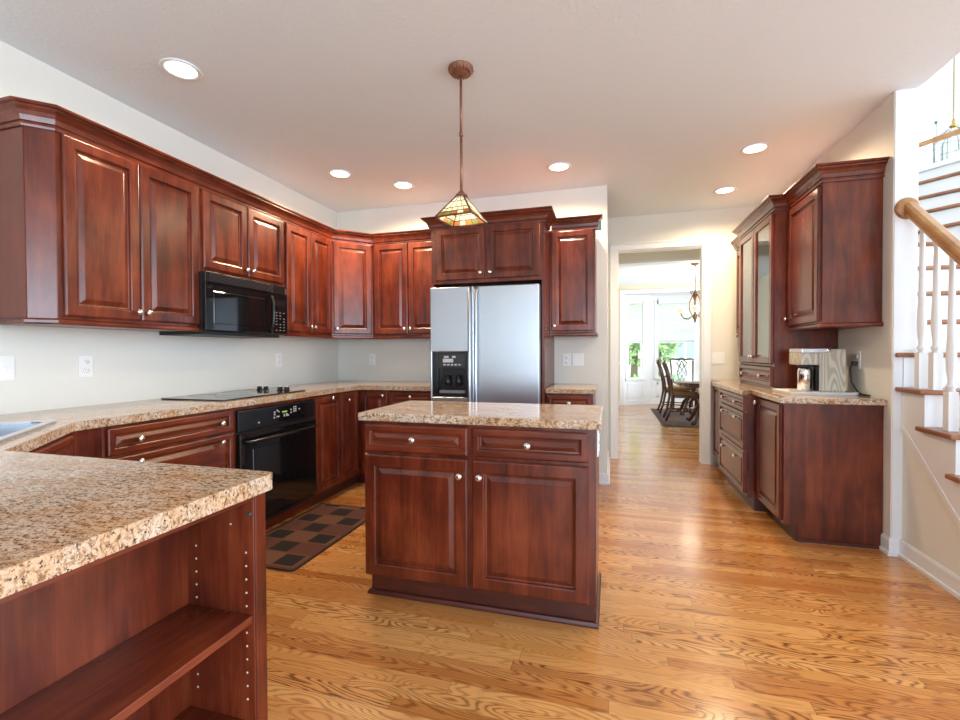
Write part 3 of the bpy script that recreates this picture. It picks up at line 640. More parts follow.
B().tube([(.552, .0, 1.625), (.552, -.022, 1.62), (.552, -.036, 1.57), (.552, -.040, 1.50), (.552, -.036, 1.43), (.552, -.022, 1.38), (.552, 0, 1.375)], .010, 10).build('handle', BLACKS, d_)
b = B(); b.rings(.58, MW_, 1.350, 1.648, [(0, .03), (0, .004), (.004, 0)], 0); p_ = b.build('control_panel', BLACKG, t)
b = B()
for r_ in range(7):
    for c_ in range(3):
        if (r_*3+c_) % 7 == 3: continue
        b.box(.616+c_*.04, -.0012, 1.376+r_*.022, .632+c_*.04, 0, 1.382+r_*.022)
b.build('button_legend', pmat('dim_print', srgb(120, 120, 122), .5), p_)
B().box(.605, -.001, 1.56, .72, 0, 1.605).build('display_glass', BLACKS, p_)
B().box(.72, -.002, 1.66, .738, 0, 1.70).build('badge_plate', NICKEL, v)

# ------------------------------------------------------------------ refrigerator
FX0, FX1, FY, FZ = -1.438, -.534, 3.53, 1.738
t = thing('refrigerator', 'stainless steel side-by-side refrigerator with black ice dispenser', 'refrigerator', (FX0, FY, 0))
fw_, sm = FX1-FX0, .374
B().box(.006, .075, .03, fw_-.006, .72, FZ-.01).build('case', pmat('grey_case', srgb(92, 94, 98), .4), t, .004)
b = holed([(0, .09), (sm, .09), (sm, FZ), (0, FZ)], [[(.014, .840), (.338, .840), (.338, 1.212), (.014, 1.212)]], 0, .07)
bmesh.ops.transform(b.bm, matrix=Matrix.Rotation(PI/2, 4, 'X'), verts=b.bm.verts[:]); bmesh.ops.translate(b.bm, verts=b.bm.verts[:], vec=(0, .07, 0))
ld = b.build('freezer_door', STEEL, t, .006, 3)
rd = B().box(sm+.008, 0, .09, fw_, .07, FZ).build('refrigerator_door', STEEL, t, .008, 3)
for o_, x in ((ld, sm-.022), (rd, sm+.030)):
    b = B(); b.tube([(x, 0, .12), (x, -.03, .14), (x, -.042, .18), (x, -.045, .9), (x, -.042, FZ-.06), (x, -.03, FZ-.03), (x, -.004, FZ-.014)], .0135, 12); b.build('handle', STEEL, o_)
B().box(.01, .02, .02, fw_-.01, .075, .085).build('kick_grille', BLACKM, t)
b = B(); b.box(.015, .004, .841, .337, .062, .868); b.box(.015, .004, .868, .060, .062, 1.211); b.box(.306, .004, .868, .337, .062, 1.211); b.box(.060, .004, 1.07, .306, .062, 1.211); b.box(.060, .055, .868, .306, .062, 1.07)
dp = b.build('ice_dispenser', BLACKS, t, .002)
B().box(.075, .001, 1.085, .295, .004, 1.19).build('control_panel', BLACKG, dp)
for k in range(5): B().box(.115+k*.032, -.001, 1.10, .135+k*.032, .001, 1.112).build('dispenser_button', GREYM, dp)
B().box(.11, -.001, 1.125, .20, .001, 1.155).build('display_window', GREYM, dp)
for q in ((.12, .16), (.19, .22)): B().box(q[0], -.001, 1.162, q[1], .001, 1.178).build('indicator_label', GREYM, dp)

for px_ in (.14, .235): B().lathe([(.02, 0), (.026, .02), (.022, .08), (.0, .085)], (px_, .035, .935), 'z', 14).build('dispenser_paddle', BLACKS, dp)
B().box(.075, .006, .872, .295, .052, .895).build('drip_tray', pmat('tray_grey', srgb(120, 122, 130), .35), dp, .003)

# ------------------------------------------------------------------ island
IX0, IX1, IY0, IY1 = -1.160, -.0626, 1.992, 2.540
t = thing('kitchen_island', 'cherry kitchen island with two drawers over two doors', 'kitchen island', (IX0, IY0, 0))
iw, idp = IX1-IX0, IY1-IY0
B().box(0, 0, .118, iw, idp, CB-.002).build('carcass', WOODV, t, .002)
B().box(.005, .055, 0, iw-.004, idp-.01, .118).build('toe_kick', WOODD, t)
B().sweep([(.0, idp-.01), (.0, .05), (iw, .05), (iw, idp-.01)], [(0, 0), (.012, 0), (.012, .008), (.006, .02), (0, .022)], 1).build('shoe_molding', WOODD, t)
door(t, .010, .532, .128, .716, [(.498, .642)], fw=.060); door(t, .554, 1.068, .128, .716, [(.592, .642)], fw=.060)
drawer(t, .010, .532, .732, .860, [(.268, .796)]); drawer(t, .554, 1.068, .732, .860, [(.810, .796)])
B().box(iw-.004, -.004, .118, iw+.002, .02, CB-.004).build('corner_stile', WOODV, t)
tag(B().prism(rpoly([(-1.1817, 1.9627), (-.0398, 1.9627), (-.0398, 2.565), (-1.1817, 2.565)], .008), CB, CT).build('countertop', GRAN, None, .006, 3), 'speckled beige worktop on the kitchen island', 'countertop')

# ------------------------------------------------------------------ right run: local x runs from far to near (world -Y), local y into the wall (+X)
XN, XBMP = 1.060, .988
dn = RW-XN-.003
t = basecab('base_cabinet', 'single-door cherry base cabinet under the coffee maker', (XN, 3.872, 0), -90, .540, dn)
door(t, .030, .522, .115, .862, [(.075, .825)])
B().prism([(XN, 3.332)], 0, 0) if False else None
# end panel with toe notch, facing the camera
ep = B().prism([(-.001, TK+.012), (-.001, CB-.002), (dn, CB-.002), (dn, 0), (.070, 0), (.070, TK+.012)], .540, .552, 'x').build('end_panel', WOODV, t)
B().box(.552, .070, 0, .560, dn, .018).build('shoe_molding', WOODD, t)
B().box(.535, -.004, TK+.012, .554, 0, CB-.002).build('corner_stile', WOODV, t)
dm = RW-XBMP-.003
t = basecab('drawer_cabinet', 'bumped-out cherry base cabinet with three wide drawers below the glass hutch', (XBMP, 4.800, 0), -90, .925, dm, toe=.05)
for z0, z1 in ((.745, .862), (.455, .735), (.125, .445)): drawer(t, .105, .905, z0, z1, [(.30, (z0+z1)/2+(0 if z0 > .7 else .085)), (.72, (z0+z1)/2+(0 if z0 > .7 else .085))])
t = basecab('base_cabinet', 'cherry base cabinet at the far end beside the doorway', (XN, 5.340, 0), -90, .538, dn)
door(t, .018, .520, .115, .862, [(.48, .825)])
poly = [(RW-.002, 3.283), (1.020, 3.283), (1.024, 3.93), (.935, 3.80), (.935, 4.88), (1.024, 4.76), (1.020, 5.362), (RW-.002, 5.362)]
poly = [(RW-.002, 3.283), (1.020, 3.283), (1.024, 3.905), (.938, 3.805), (.938, 4.87), (1.024, 4.81), (1.020, 5.362), (RW-.002, 5.362)]
tag(B().prism(poly, CB, CT).build('countertop', GRAN, None, .006, 3), 'speckled beige worktop with a bumped-out centre on the right wall', 'countertop')
# hutch on the worktop
XH = 1.178; hd = RW-XH-.003; hw = .94
t = thing('glass_hutch', 'cherry hutch with two glass doors and a drawer standing on the right worktop', 'hutch', (XH, 4.842, CT), -90)
hz = ZT-CT
b = B(); b.box(0, 0, .001, .02, hd, hz); b.box(hw-.02, 0, .001, hw, hd, hz); b.box(.02, 0, .001, hw-.02, hd, .02); b.box(.02, 0, hz-.02, hw-.02, hd, hz); b.box(.02, hd-.012, .02, hw-.02, hd, hz-.02); b.box(.02, 0, .175, hw-.02, hd-.012, .19)
b.build('carcass', WOODV, t, .001)
b = B(); b.box(0, -.002, .001, .028, 0, hz); b.box(hw-.028, -.002, .001, hw, 0, hz); b.box(.028, -.002, hz-.03, hw-.028, 0, hz); b.build('face_frame', WOODV, t)
for z in (.5, .82, 1.08): B().box(.021, .03, z, hw-.021, hd-.013, z+.016).build('shelf', WOODH, t)
for x0, x1, kx in ((.024, .466, .440), (.474, .916, .500)):
    z0, z1 = .196, hz-.012; b = B(); f = .052
    b.box(x0, -.02, z0, x0+f, 0, z1); b.box(x1-f, -.02, z0, x1, 0, z1); b.box(x0+f, -.02, z0, x1-f, 0, z0+f); b.box(x0+f, -.02, z1-f, x1-f, 0, z1)
    g = b.build('glass_door', WOODV, t, .004); knob(g, kx, z0+.05, -.02)
    B().box(x0+f-.004, -.010, z0+f-.004, x1-f+.004, -.007, z1-f+.004).build('pane', CABGLASS, g)
drawer(t, .024, .916, .022, .170, [(.20, .096), (.70, .096)])
wallcab('wall_cabinet', 'single-door cherry wall cabinet above the coffee maker with wide side panel', (1.270, 3.899, 0), -90, .552, ZU+.01,
        [(.022, .532, 1.39, 2.236, [(.050, 1.44)])], RW-1.270-.002, extra=[(0, 0), (.552, 0), (.552, RW-1.270-.002)])
wallcab('wall_cabinet', 'slim cherry wall cabinet at the far end behind the glass hutch', (1.270, 5.335, 0), -90, .490, ZU+.01,
        [(.018, .475, 1.39, 2.236, [(.44, 1.44)])], RW-1.270-.002)
cr = B().sweep([(1.350, 5.335), (1.270, 5.335), (1.270, 4.842), (XH-.002, 4.842), (XH-.002, 3.902), (1.270, 3.902), (1.270, 3.347), (RW-.002, 3.347)], [(o*1.05, z+.012) for o, z in CROWN], 1).build('crown_molding', WOODY)
tag(cr, 'cherry crown molding stepping around the right wall cabinets and hutch', 'molding')
B().prism([(1.22, 2.335), (1.33, 2.335), (1.33, 2.25), (1.265, 2.25)], 5.336, 5.350, 'y').build('corner_bracket', WHITEM, cr)

CHBR = pmat('chandelier_bronze', srgb(120, 86, 54), .35, .6, var=.2, vscale=40)
# ------------------------------------------------------------------ outlets and switches
def plate(name, label, loc, deg, w, h, kindp, group=None):
    t = thing(name, label, 'switch' if 'switch' in name else 'outlet', loc, deg, group)
    B().box(-w/2, -.006, -h/2, w/2, 0, h/2).build('cover_plate', WHITEM, t, .002)
    for k, x in kindp:
        if k == 'o':
            for dz in (.024, -.024):
                r = B().lathe([(.0165, 0), (.0165, .003), (.014, .004), (0, .004)], (x, -.006, dz), '-y', 16).build('receptacle', WHITEM, t)
                B().box(x-.007, -.0106, dz-.002, x-.005, -.0098, dz+.008).box(x+.005, -.0106, dz-.002, x+.007, -.0098, dz+.008).box(x-.002, -.0106, dz-.011, x+.002, -.0098, dz-.007).build('slots', SLOT, r)
        else:
            B().box(x-.005, -.008, -.012, x+.005, -.006, .012).box(x-.004, -.017, .0, x+.004, -.008, .008).build('toggle', WHITEM, t)
    return t
plate('light_switch', 'white toggle light switch on the left wall at the picture edge', (LW, 1.475, 1.137), 90, .115, .118, [('s', -.024), ('s', .024)])
plate('wall_outlet', 'white wall outlet above the worktop under the tall left cabinet', (LW, 1.850, 1.135), 90, .072, .118, [('o', 0)])
plate('wall_outlet', 'white wall outlet on left wall just past the cooktop knobs', (LW, 3.392, 1.148), 90, .078, .124, [('o', 0)])
plate('wall_outlet', 'white wall outlet on back wall left of the refrigerator', (-2.412, BW, 1.138), 0, .072, .118, [('o', 0)])
plate('wall_outlet', 'white wall outlet right of the refrigerator, nearest to it', (-.397, BW, 1.136), 0, .072, .118, [('o', 0)])
plate('light_switch', 'double white light switch right of the refrigerator near the wall end', (-.292, BW, 1.136), 0, .098, .118, [('s', -.023), ('s', .023)])
plate('light_switch', 'white light switch between the doorway casing and right worktop', (1.092, DW, 1.135), 0, .118, .118, [('s', -.024), ('s', .024)])
plate('wall_outlet', 'white wall outlet beside the coffee maker holding a black plug', (RW, 3.635, 1.145), -90, .085, .118, [('o', 0)])
plate('wall_outlet', 'white outlet on the right side of the kitchen island', (IX1+.003, 2.10, .80), 90, .07, .115, [('o', 0)])

# ------------------------------------------------------------------ coffee maker, tray, cord
t = thing('serving_tray', 'white rectangular tray under the coffee maker', 'tray', (1.340, 3.665, CT), 4)
b = B(); b.prism(rpoly([(-.20, -.15), (.20, -.15), (.20, .15), (-.20, .15)], .03), .0005, .006)
b.sweep(rpoly([(-.20, -.15), (.20, -.15), (.20, .15), (-.20, .15)], .03), [(-.012, .004), (.004, .018), (.010, .018), (.0, .0005)], 1, True); b.build('tray_body', WHITEM, t)
t = thing('coffee_maker', 'drip coffee maker with pale wood-grain body on the white tray', 'coffee maker', (1.362, 3.66, CT+.007), 6)
b = B(); b.box(-.140, -.085, 0, .132, .085, .014); b.box(-.030, -.085, .014, .132, .085, .296); b.box(-.140, -.085, .190, -.030, .085, .270); b.build('body', STRI, t, .008, 3)
B().box(-.138, -.087, .270, .035, .087, .301).build('lid', pmat('lid_silver', srgb(205, 205, 210), .25, .6), t, .006, 3)
B().box(-.050, -.083, .016, -.0295, .083, .188).build('recess_panel', BLACKS, t)
cf = B().lathe([(.036, 0), (.041, .004), (.041, .13), (.039, .148), (.030, .154), (.03, .158), (0, .158)], (-.098, -.040, .015), 'z', 24).build('carafe', CHROME, t)
B().lathe([(.043, .0), (.043, .017), (0, .016)], (-.098, -.040, .174), 'z', 20).build('brew_basket', BLACKM, t)
B().lathe([(.012, 0), (.012, .01), (0, .011)], (.022, -.087, .286), '-y', 12).build('lid_button', CHROME, t)
pts = [(1.574, 3.622, 1.121), (1.545, 3.615, 1.118), (1.528, 3.60, 1.09), (1.53, 3.59, 1.0), (1.562, 3.58, .935), (1.566, 3.54, .921), (1.560, 3.49, .921), (1.569, 3.45, .921), (1.574, 3.52, .921), (1.572, 3.60, .921)]
t = tag(B().tube(pts, .0045, 8).build('power_cord', BLACKM), 'black power cord from the coffee maker to the outlet', 'cord')
B().box(1.548, 3.605, 1.105, 1.574, 3.640, 1.135).build('plug', BLACKM, t, .004)

# ------------------------------------------------------------------ kitchen mat
t = thing('kitchen_mat', 'brown checked woven mat on the floor in front of the oven', 'rug', (-1.945, 2.63, 0))
B().prism(rpoly([(-.262, -.51), (.262, -.51), (.262, .51), (-.262, .51)], .025), .0005, .010).build('woven_top', RUGM, t, .003)
B().sweep(rpoly([(-.262, -.51), (.262, -.51), (.262, .51), (-.262, .51)], .025), [(-.012, .0008), (.006, .0008), (.005, .011), (-.012, .0115)], 1, True).build('border', pmat('mat_border', srgb(66, 40, 34), .8), t)

# ------------------------------------------------------------------ pendant over the island
t = thing('pendant_lamp', 'bronze pendant lamp with pyramid art-glass shade above the island', 'pendant lamp', (-.766, 2.33, ZC))
cn = B().lathe([(.066, 0), (.066, -.006), (.060, -.018), (.044, -.032), (.026, -.042), (.012, -.047), (0, -.047)], (0, 0, 0), 'z', 28)
for k in range(20):
    a = 2*PI*k/20; cn.tube([(.064*math.cos(a), .064*math.sin(a), -.010), (.046*math.cos(a), .046*math.sin(a), -.033)], [.0065, .004], 6)
cn.build('canopy', BRONZE, t)
B().tube([(0, 0, -.04), (0, 0, -.35)], .0075, 10).tube([(0, 0, -.35), (0, 0, -.66)], .0075, 10).lathe([(.011, 0), (.011, .02)], (0, 0, -.36), 'z', 12).build('stem', BRONZE, t)
zt_, zb_ = 2.035-ZC, 1.910-ZC; rt, rb = .026, .146; am = math.atan2(-2.33, .766)+math.radians(20)
cor = lambda r, k, z: Vector((r*math.cos(am+k*PI/2), r*math.sin(am+k*PI/2), z))
cols = []; bc, ba, bgn, bl = B(), B(), B(), B()
def quad(bb_, a, b_, c_, d_):
    nrm = (b_-a).cross(d_-a).normalized()*.0012
    vs = [bb_.bm.verts.new(p+s_) for s_ in (nrm, -nrm) for p in (a, b_, c_, d_)]
    for f in ((0, 1, 2, 3), (7, 6, 5, 4), (0, 4, 5, 1), (1, 5, 6, 2), (2, 6, 7, 3), (3, 7, 4, 0)): bb_.bm.faces.new([vs[i] for i in f])
def lead(a, b_, r=.0028): bl.tube([a, b_], r, 6)
rows = [0, .30, .62, .80, 1.0]
for k in range(4):
    A0, A1, C0, C1 = cor(rt, k, zt_), cor(rt, k+1, zt_), cor(rb, k, zb_), cor(rb, k+1, zb_)
    P = lambda u, v: (A0.lerp(A1, u)).lerp(C0.lerp(C1, u), v)
    for ri in range(4):
        v0, v1 = rows[ri], rows[ri+1]; nsp = [3, 4, 5, 5][ri]
        for q in range(nsp):
            tgt = ba if ri == 3 and q % 2 == 0  else (bgn if (ri == 3 and q == 1) else bc)
            quad(tgt, P(q/nsp, v0), P((q+1)/nsp, v0), P((q+1)/nsp, v1), P(q/nsp, v1))
            if q: lead(P(q/nsp, v0), P(q/nsp, v1), .0024)
        if ri: lead(P(0, v0), P(1, v0), .0028)
    lead(A0, C0, .005); lead(C0, C1, .005); lead(A0, A1, .004)
gs = bc.build('glass_shade', CREAMG, t); ba.build('amber_panes', AMBERG, gs); bgn.build('green_panes', GREENG, gs); bl.build('leading', pmat('dark_lead', srgb(92, 62, 44), .4, .4), gs)
B().lathe([(.034, 0), (.030, .008), (.014, .022), (.009, .032), (0, .034)], (0, 0, zt_), 'z', 4 if False else 16).build('shade_cap', BRONZE, t)
B().tube([(0, 0, zt_), (0, 0, zt_-.035)], .014, 12).build('socket', BRONZE, t)
B().sphere((0, 0, zt_-.062), .026, 1, 1, 1.15).build('bulb', BULBE, t)
l = bpy.data.lights.new('pendant_bulb', 'POINT'); l.energy = 3; l.color = (1, .84, .6); l.shadow_soft_size = .028
o = bpy.data.objects.new('pendant_bulb', l); COL.objects.link(o); o.parent = t; o.location = (0, 0, zt_-.095)

# ------------------------------------------------------------------ recessed ceiling lights
DLs = [(-2.19, 1.92, 'above the tall left wall cabinet, nearest of all'), (-2.187, 3.394, 'above the corner cabinets on the left'), (-1.792, 3.786, 'in front of the cabinet left of refrigerator'),
       (-.406, 3.774, 'right of the pendant lamp, before the refrigerator cabinet'), (1.026, 3.849, 'nearer one before the right glass hutch'), (1.022, 4.76, 'farther one before the right glass hutch, near the doorway')]
for x, y, lab in DLs:
    t = thing('recessed_light', 'round lit recessed ceiling light '+lab, 'ceiling light', (x, y, ZC), 0, 'recessed ceiling lights')
    B().lathe([(.072, -.0005), (.095, -.0005), (.098, -.004), (.092, -.010), (.074, -.006), (.072, -.0005)], (0, 0, 0), 'z', 36).build('trim_ring', WHITE, t)
    B().lathe([(.073, -.001), (.073, -.005), (0, -.007)], (0, 0, 0), 'z', 36).build('lens', LAMPE, t)
    l = bpy.data.lights.new('downlight', 'SPOT'); l.energy = 24 if y < 2 else 64; l.color = (1, .76, .48); l.spot_size = math.radians(166); l.spot_blend = .5; l.shadow_soft_size = .06
    o = bpy.data.objects.new('downlight', l); COL.objects.link(o); o.parent = t; o.location = (0, 0, -.05)

# ------------------------------------------------------------------ staircase
t = thing('staircase', 'white staircase with oak treads, turned balusters and oak handrail', 'staircase', (1.64, 2.0, 0))
def sb_(b, name, mat, bevel=0, par=None):
    o = b.build(name, mat, par or t, bevel); o.matrix_parent_inverse = Matrix.Translation((-1.64, -2.0, 0)) if par is None else Matrix.Identity(4); return o
NY = {1: 2.065, 2: 2.30, 3: 2.535, 4: 2.77, 5: 3.005, 6: 3.232, 7: 3.44, 8: 3.69, 9: 3.905, 10: 4.09}
XR = 2.78; zi = lambda i: .2*i-.008
AB = {i: ((1.594 if i < 7 else 1.702, NY[i]), (XR, NY[i])) for i in NY}
AB[10] = ((1.702, 4.09), (2.65, 4.09))
AB[11] = ((2.18, 4.99), (2.70, 4.13)); AB[12] = ((2.22, 5.15), (2.95, 4.30)); AB[13] = ((2.30, 5.42), (3.17, 4.58)); AB[14] = ((2.44, 5.67), (3.29, 4.70)); AB[15] = ((2.57, 5.90), (3.44, 4.79))
AB[16] = ((3.50, 7.86), (4.66, 6.30))
for i in range(1, 16):
    (a, b1), (c1, d1) = AB[i], AB[i+1]; A, Bq, Cq, D = Vector(a), Vector(b1), Vector(d1), Vector(c1)
    if i < 5: D = Vector((1.594, NY[i+1]+.05)); Cq = Vector((XR, NY[i+1]+.05))
    if i == 5: D = Vector((1.594, 3.2385)); Cq = Vector((XR, 3.2385))
    if i == 6: A = Vector((1.594, 3.212)); D = Vector((1.594, 3.2385))
    if i == 10: D = Vector((1.702, 4.99))
    n = (Bq-A).normalized(); nn = Vector((n.y, -n.x))
    z = zi(i)
    poly = [A, Bq, Cq, D]
    if i == 10: poly = [A, Bq, Cq, Vector(AB[11][0]), D]
    if i == 6: poly = [A, Vector((XR, 3.212)), Vector((XR, 3.46)), Vector((1.702, 3.46)), Vector((1.702, 3.2385)), D]
    sb_(B().prism([tuple(p) for p in poly], z-(.026 if i < 15 else .05), z), 'tread' if i < 15 else 'landing', OAKD if i < 15 else WHITE, .008)
    s_ = -nn*.028
    xi = 1.640
    if i < 6: rp = [(xi, A.y+.028), (XR, A.y+.028), (XR, A.y+.25), (xi, min(A.y+.25, 3.238))] if i < 5 else [(xi, A.y+.028), (XR, A.y+.028), (XR, 3.238), (xi, 3.238)]
    elif i < 10: rp = [(1.702, NY[i]+.028), (XR, NY[i]+.028), (XR, NY[i]+.27), (1.702, NY[i]+.27)]
    elif i == 10: rp = [(1.702, 4.118), (2.65, 4.118), (2.70, 4.16), (2.18, 4.99), (1.702, 4.99)]
    else: rp = [tuple(A+s_), tuple(Bq+s_), tuple(Cq+s_), tuple(D+s_)]
    if i == 6: rp = [(1.637, 3.2395), (XR, 3.2395), (XR, 3.46), (1.702, 3.46), (1.702, 3.2465), (1.637, 3.2465)]
    sb_(B().prism(rp, max(0, z-.228) if i < 15 else z-.25, z-.028), 'riser', WHITE)
# stringer: stepped skirt on the open side
sk = [(3.238, .775)]
y0 = 3.238-.775/.87
sk += [(y0, 0)]
sk += [(2.10, 0), (2.10, zi(1)-.028)]
for i in range(2, 6): sk += [(NY[i]+.028, zi(i-1)-.028), (NY[i]+.028, zi(i)-.028)]
sk += [(3.238, zi(5)-.028)]
sb_(B().prism(sk, 1.628, 1.6395, 'x'), 'stringer', WHITE)
sb_(B().prism([(3.238, .778), (3.238, .745), (y0+.001-.0, .0), (y0+.035, 0)] if False else [(3.238, .790), (3.238, .752), (y0+.02, .0), (y0-.02, 0)], 1.6255, 1.6395, 'x'), 'stringer_molding', WHITE)
def railz(y): return 2.030+.852*(y-3.24)
def baluster(y, z0):
    x = 1.672; zt = railz(y)-.02; h = zt-z0
    b = B(); b.box(x-.021, y-.021, z0, x+.021, y+.021, z0+.20)
    H = h-.20
    b.lathe([(.020, 0), (.014, .012), (.021, .022), (.021, .030), (.012, .045), (.020, .12), (.021, .17), (.016, .30 if H > .5 else .25), (.011, H*.97), (.011, H)], (x, y, z0+.20), 'z', 12)
    sb_(b, 'baluster', WHITE)
for i in range(1, 6):
    for k in (.024, .142):
        y = NY[i]+k
        if y < 3.2: baluster(y, zi(i))
# handrail with rosette
def railsweep(y0, y1):
    b = B(); pr_ = [(-.030, -.012), (-.024, -.030), (.024, -.030), (.030, -.012), (.024, -.002), (.033, .008), (.030, .026), (.014, .036), (-.014, .036), (-.030, .026), (-.033, .008), (-.024, -.002)]
    R0 = [b.bm.verts.new((1.655+u, y0, railz(y0)+v*1.25)) for u, v in pr_]; R1 = [b.bm.verts.new((1.655+u, y1, railz(y1)+v*1.25)) for u, v in pr_]
    n = len(pr_)
    for k in range(n): b.bm.faces.new((R0[k], R0[(k+1) % n], R1[(k+1) % n], R1[k]))
    b.bm.faces.new(R0[::-1]); b.bm.faces.new(R1); return b
sb_(railsweep(3.228, 1.95), 'handrail', OAK, .004)
sb_(B().lathe([(.062, 0), (.062, .008), (.054, .016), (.048, .018), (0, .018)], (1.647, 3.2395, railz(3.235)), '-y', 28), 'rosette', OAK)
sb_(B().box(1.635, 1.95, 0, 1.725, 2.04, 1.15), 'newel_post', WHITE, .004)
# balcony rail beyond the upper flight
a, b1 = Vector((3.50, 7.86)), Vector((4.70, 6.25)); dr_ = (b1-a).normalized()
b = B(); n_ = Vector((dr_.y, -dr_.x))*.03
b.prism([tuple(a+n_), tuple(b1+n_), tuple(b1-n_), tuple(a-n_)], 3.86, 3.92); sb_(b, 'balcony_rail', OAK, .01)
for k in range(15):
    p = a+dr_*(.06+.125*k); sb_(B().lathe([(.018, 0), (.018, .2), (.011, .25), (.016, .4), (.010, .87)], (p.x, p.y, 2.99), 'z', 8), 'baluster', WHITE)

# ------------------------------------------------------------------ foyer lantern
t = thing('foyer_chandelier', 'brass and glass lantern hanging on a chain in the stair hall', 'chandelier', (4.76, 8.3, 3.75))
b = B()
for k in range(36):
    z = .80+k*.028; a = (k % 2)*PI/2
    b.tube([(.008*math.cos(a+q*PI/3), .008*math.sin(a+q*PI/3), z+.016*math.sin(q*PI/3)) for q in range(7)], .0035, 5)
b.build('chain', BRASS, t)
B().lathe([(.012, .80), (.024, .77), (.012, .75), (.03, .73), (.055, .70), (.03, .685), (0, .68)], (0, 0, 0), 'z', 16).build('crown_cap', BRASS, t)
b = B(); g = B(); rr_ = .215
for k in range(8):
    a = 2*PI*k/8; a2 = 2*PI*(k+1)/8; x, y = rr_*math.cos(a), rr_*math.sin(a); x2, y2 = rr_*math.cos(a2), rr_*math.sin(a2)
    b.tube([(x, y, .02), (x, y, .55), (.05*math.cos(a), .05*math.sin(a), .67)], .006, 6)
    for z in (.02, .28, .55): b.tube([(x, y, z), (x2, y2, z)], .005, 6)
    quad(g, Vector((x, y, .02)), Vector((x2, y2, .02)), Vector((x2, y2, .55)), Vector((x, y, .55)))
b.build('frame', pmat('lantern_frame', srgb(150, 150, 150), .3, .6), t); g.build('glass_panels', GLASS, t)
b = B()
for k in range(4): b.lathe([(.012, .1), (.012, .28), (.018, .30), (.012, .34), (0, .37)], (.07*math.cos(k*PI/2), .07*math.sin(k*PI/2), 0), 'z', 10)
b.build('candle_lamps', WHITEM, t)

# ------------------------------------------------------------------ dining room
t = thing('dining_table', 'dark wood dining table with polished top coloured pale for window reflections, seen through the doorway', 'dining table', (1.52, 8.85, 0))
B().prism(rpoly([(-.52, -1.22), (.52, -1.22), (.52, 1.22), (-.52, 1.22)], .35, 8), .718, .752).build('tabletop', pmat('tabletop_painted_reflection', srgb(206, 206, 210), .08, coat=1), t, .008, 3)  # pale colour stands in for window light reflected on the top
B().prism(rpoly([(-.42, -1.10), (.42, -1.10), (.42, 1.10), (-.42, 1.10)], .30, 6), .64, .718).build('apron', DARKW, t)
for y in (-.62, .62):
    B().lathe([(.05, .28), (.09, .34), (.07, .42), (.045, .50), (.07, .60), (.09, .64)], (0, y, 0), 'z', 16).build('pedestal', DARKW, t)
    for k in range(4):
        a = k*PI/2+PI/4; u = (math.cos(a), math.sin(a))
        B().tube([(u[0]*r, y+u[1]*r, z) for r, z in ((.03, .36), (.12, .34), (.22, .24), (.29, .10), (.34, .045), (.37, .055), (.375, .085)) ], [.04, .04, .034, .028, .03, .03, .02], 8).build('leg', DARKW, t)
def chair(loc, deg, label):
    t = thing('dining_chair', label, 'chair', loc, deg, 'dining chairs')             # local +y is the direction the chair faces
    B().prism(rpoly([(-.25, .25), (.25, .25), (.21, -.20), (-.21, -.20)], .03), .40, .445).build('seat_frame', DARKW, t)
    b = B(); b.prism(rpoly([(-.235, .235), (.235, .235), (.195, -.185), (-.195, -.185)], .04), .445, .485); b.build('seat', pmat('tan_upholstery', srgb(176, 132, 84), .8, var=.15, vscale=30), t, .018, 3)
    for s in (-1, 1):
        B().tube([(s*.205, -.31, .0), (s*.205, -.25, .16), (s*.205, -.205, .40), (s*.205, -.215, .58), (s*.215, -.26, .82), (s*.225, -.325, 1.0)], [.019, .02, .022, .02, .018, .018], 8).build('back_post', DARKW, t)
        B().tube([(s*.22, .22, .42), (s*.235, .245, .30), (s*.225, .225, .12), (s*.235, .245, .03), (s*.235, .25, .0)], [.035, .032, .020, .026, .03], 8).build('leg', DARKW, t)
    B().tube([(-.245, -.335, 1.02), (-.18, -.325, 1.04), (-.08, -.322, 1.025), (0, -.322, 1.045), (.08, -.322, 1.025), (.18, -.325, 1.04), (.245, -.335, 1.02)], [.014, .02, .02, .024, .02, .02, .014], 8).build('crest_rail', DARKW, t)
    b = B()
    for s in (-1, 1):
        b.tube([(s*.03, -.205, .47), (s*.045, -.225, .6), (s*.10, -.255, .74), (s*.055, -.285, .86), (s*.10, -.31, .96), (s*.03, -.32, 1.02)], .011, 6)
        b.tube([(s*.005, -.215, .55), (s*.05, -.25, .72), (s*.0, -.27, .80), (s*.05, -.29, .90), (s*.0, -.315, 1.0)], .009, 6)
        b.tube([(s*.03, -.235, .66), (s*.08, -.27, .80), (s*.02, -.30, .93)], .008, 6)
    b.build('splat', DARKW, t)
    for s in (-1, 1): B().tube([(s*.205, -.24, .17), (s*.225, .225, .17)], .011, 6).build('stretcher', DARKW, t)
    return t
chair((1.22, 8.66, .017), -90, 'dark carved dining chair nearest the doorway, left side of table')
chair((1.22, 9.72, .017), -90, 'dark carved dining chair behind the nearest one, left side of table')
chair((1.47, 10.42, .017), 180, 'dark carved dining chair at the far head of the table')
t = thing('dining_rug', 'dark patterned rug under the dining table', 'rug', (1.65, 9.13, 0))
B().box(-.83, -1.18, .0005, .90, 1.18, .010).build('rug_field', DRUG, t); B().sweep([(-.83, -1.18), (.90, -1.18), (.90, 1.18), (-.83, 1.18)], [(-.05, .0008), (.01, .0008), (.01, .011), (-.05, .011)], 1, True).build('border', pmat('rug_border', srgb(84, 66, 56), .9), t)
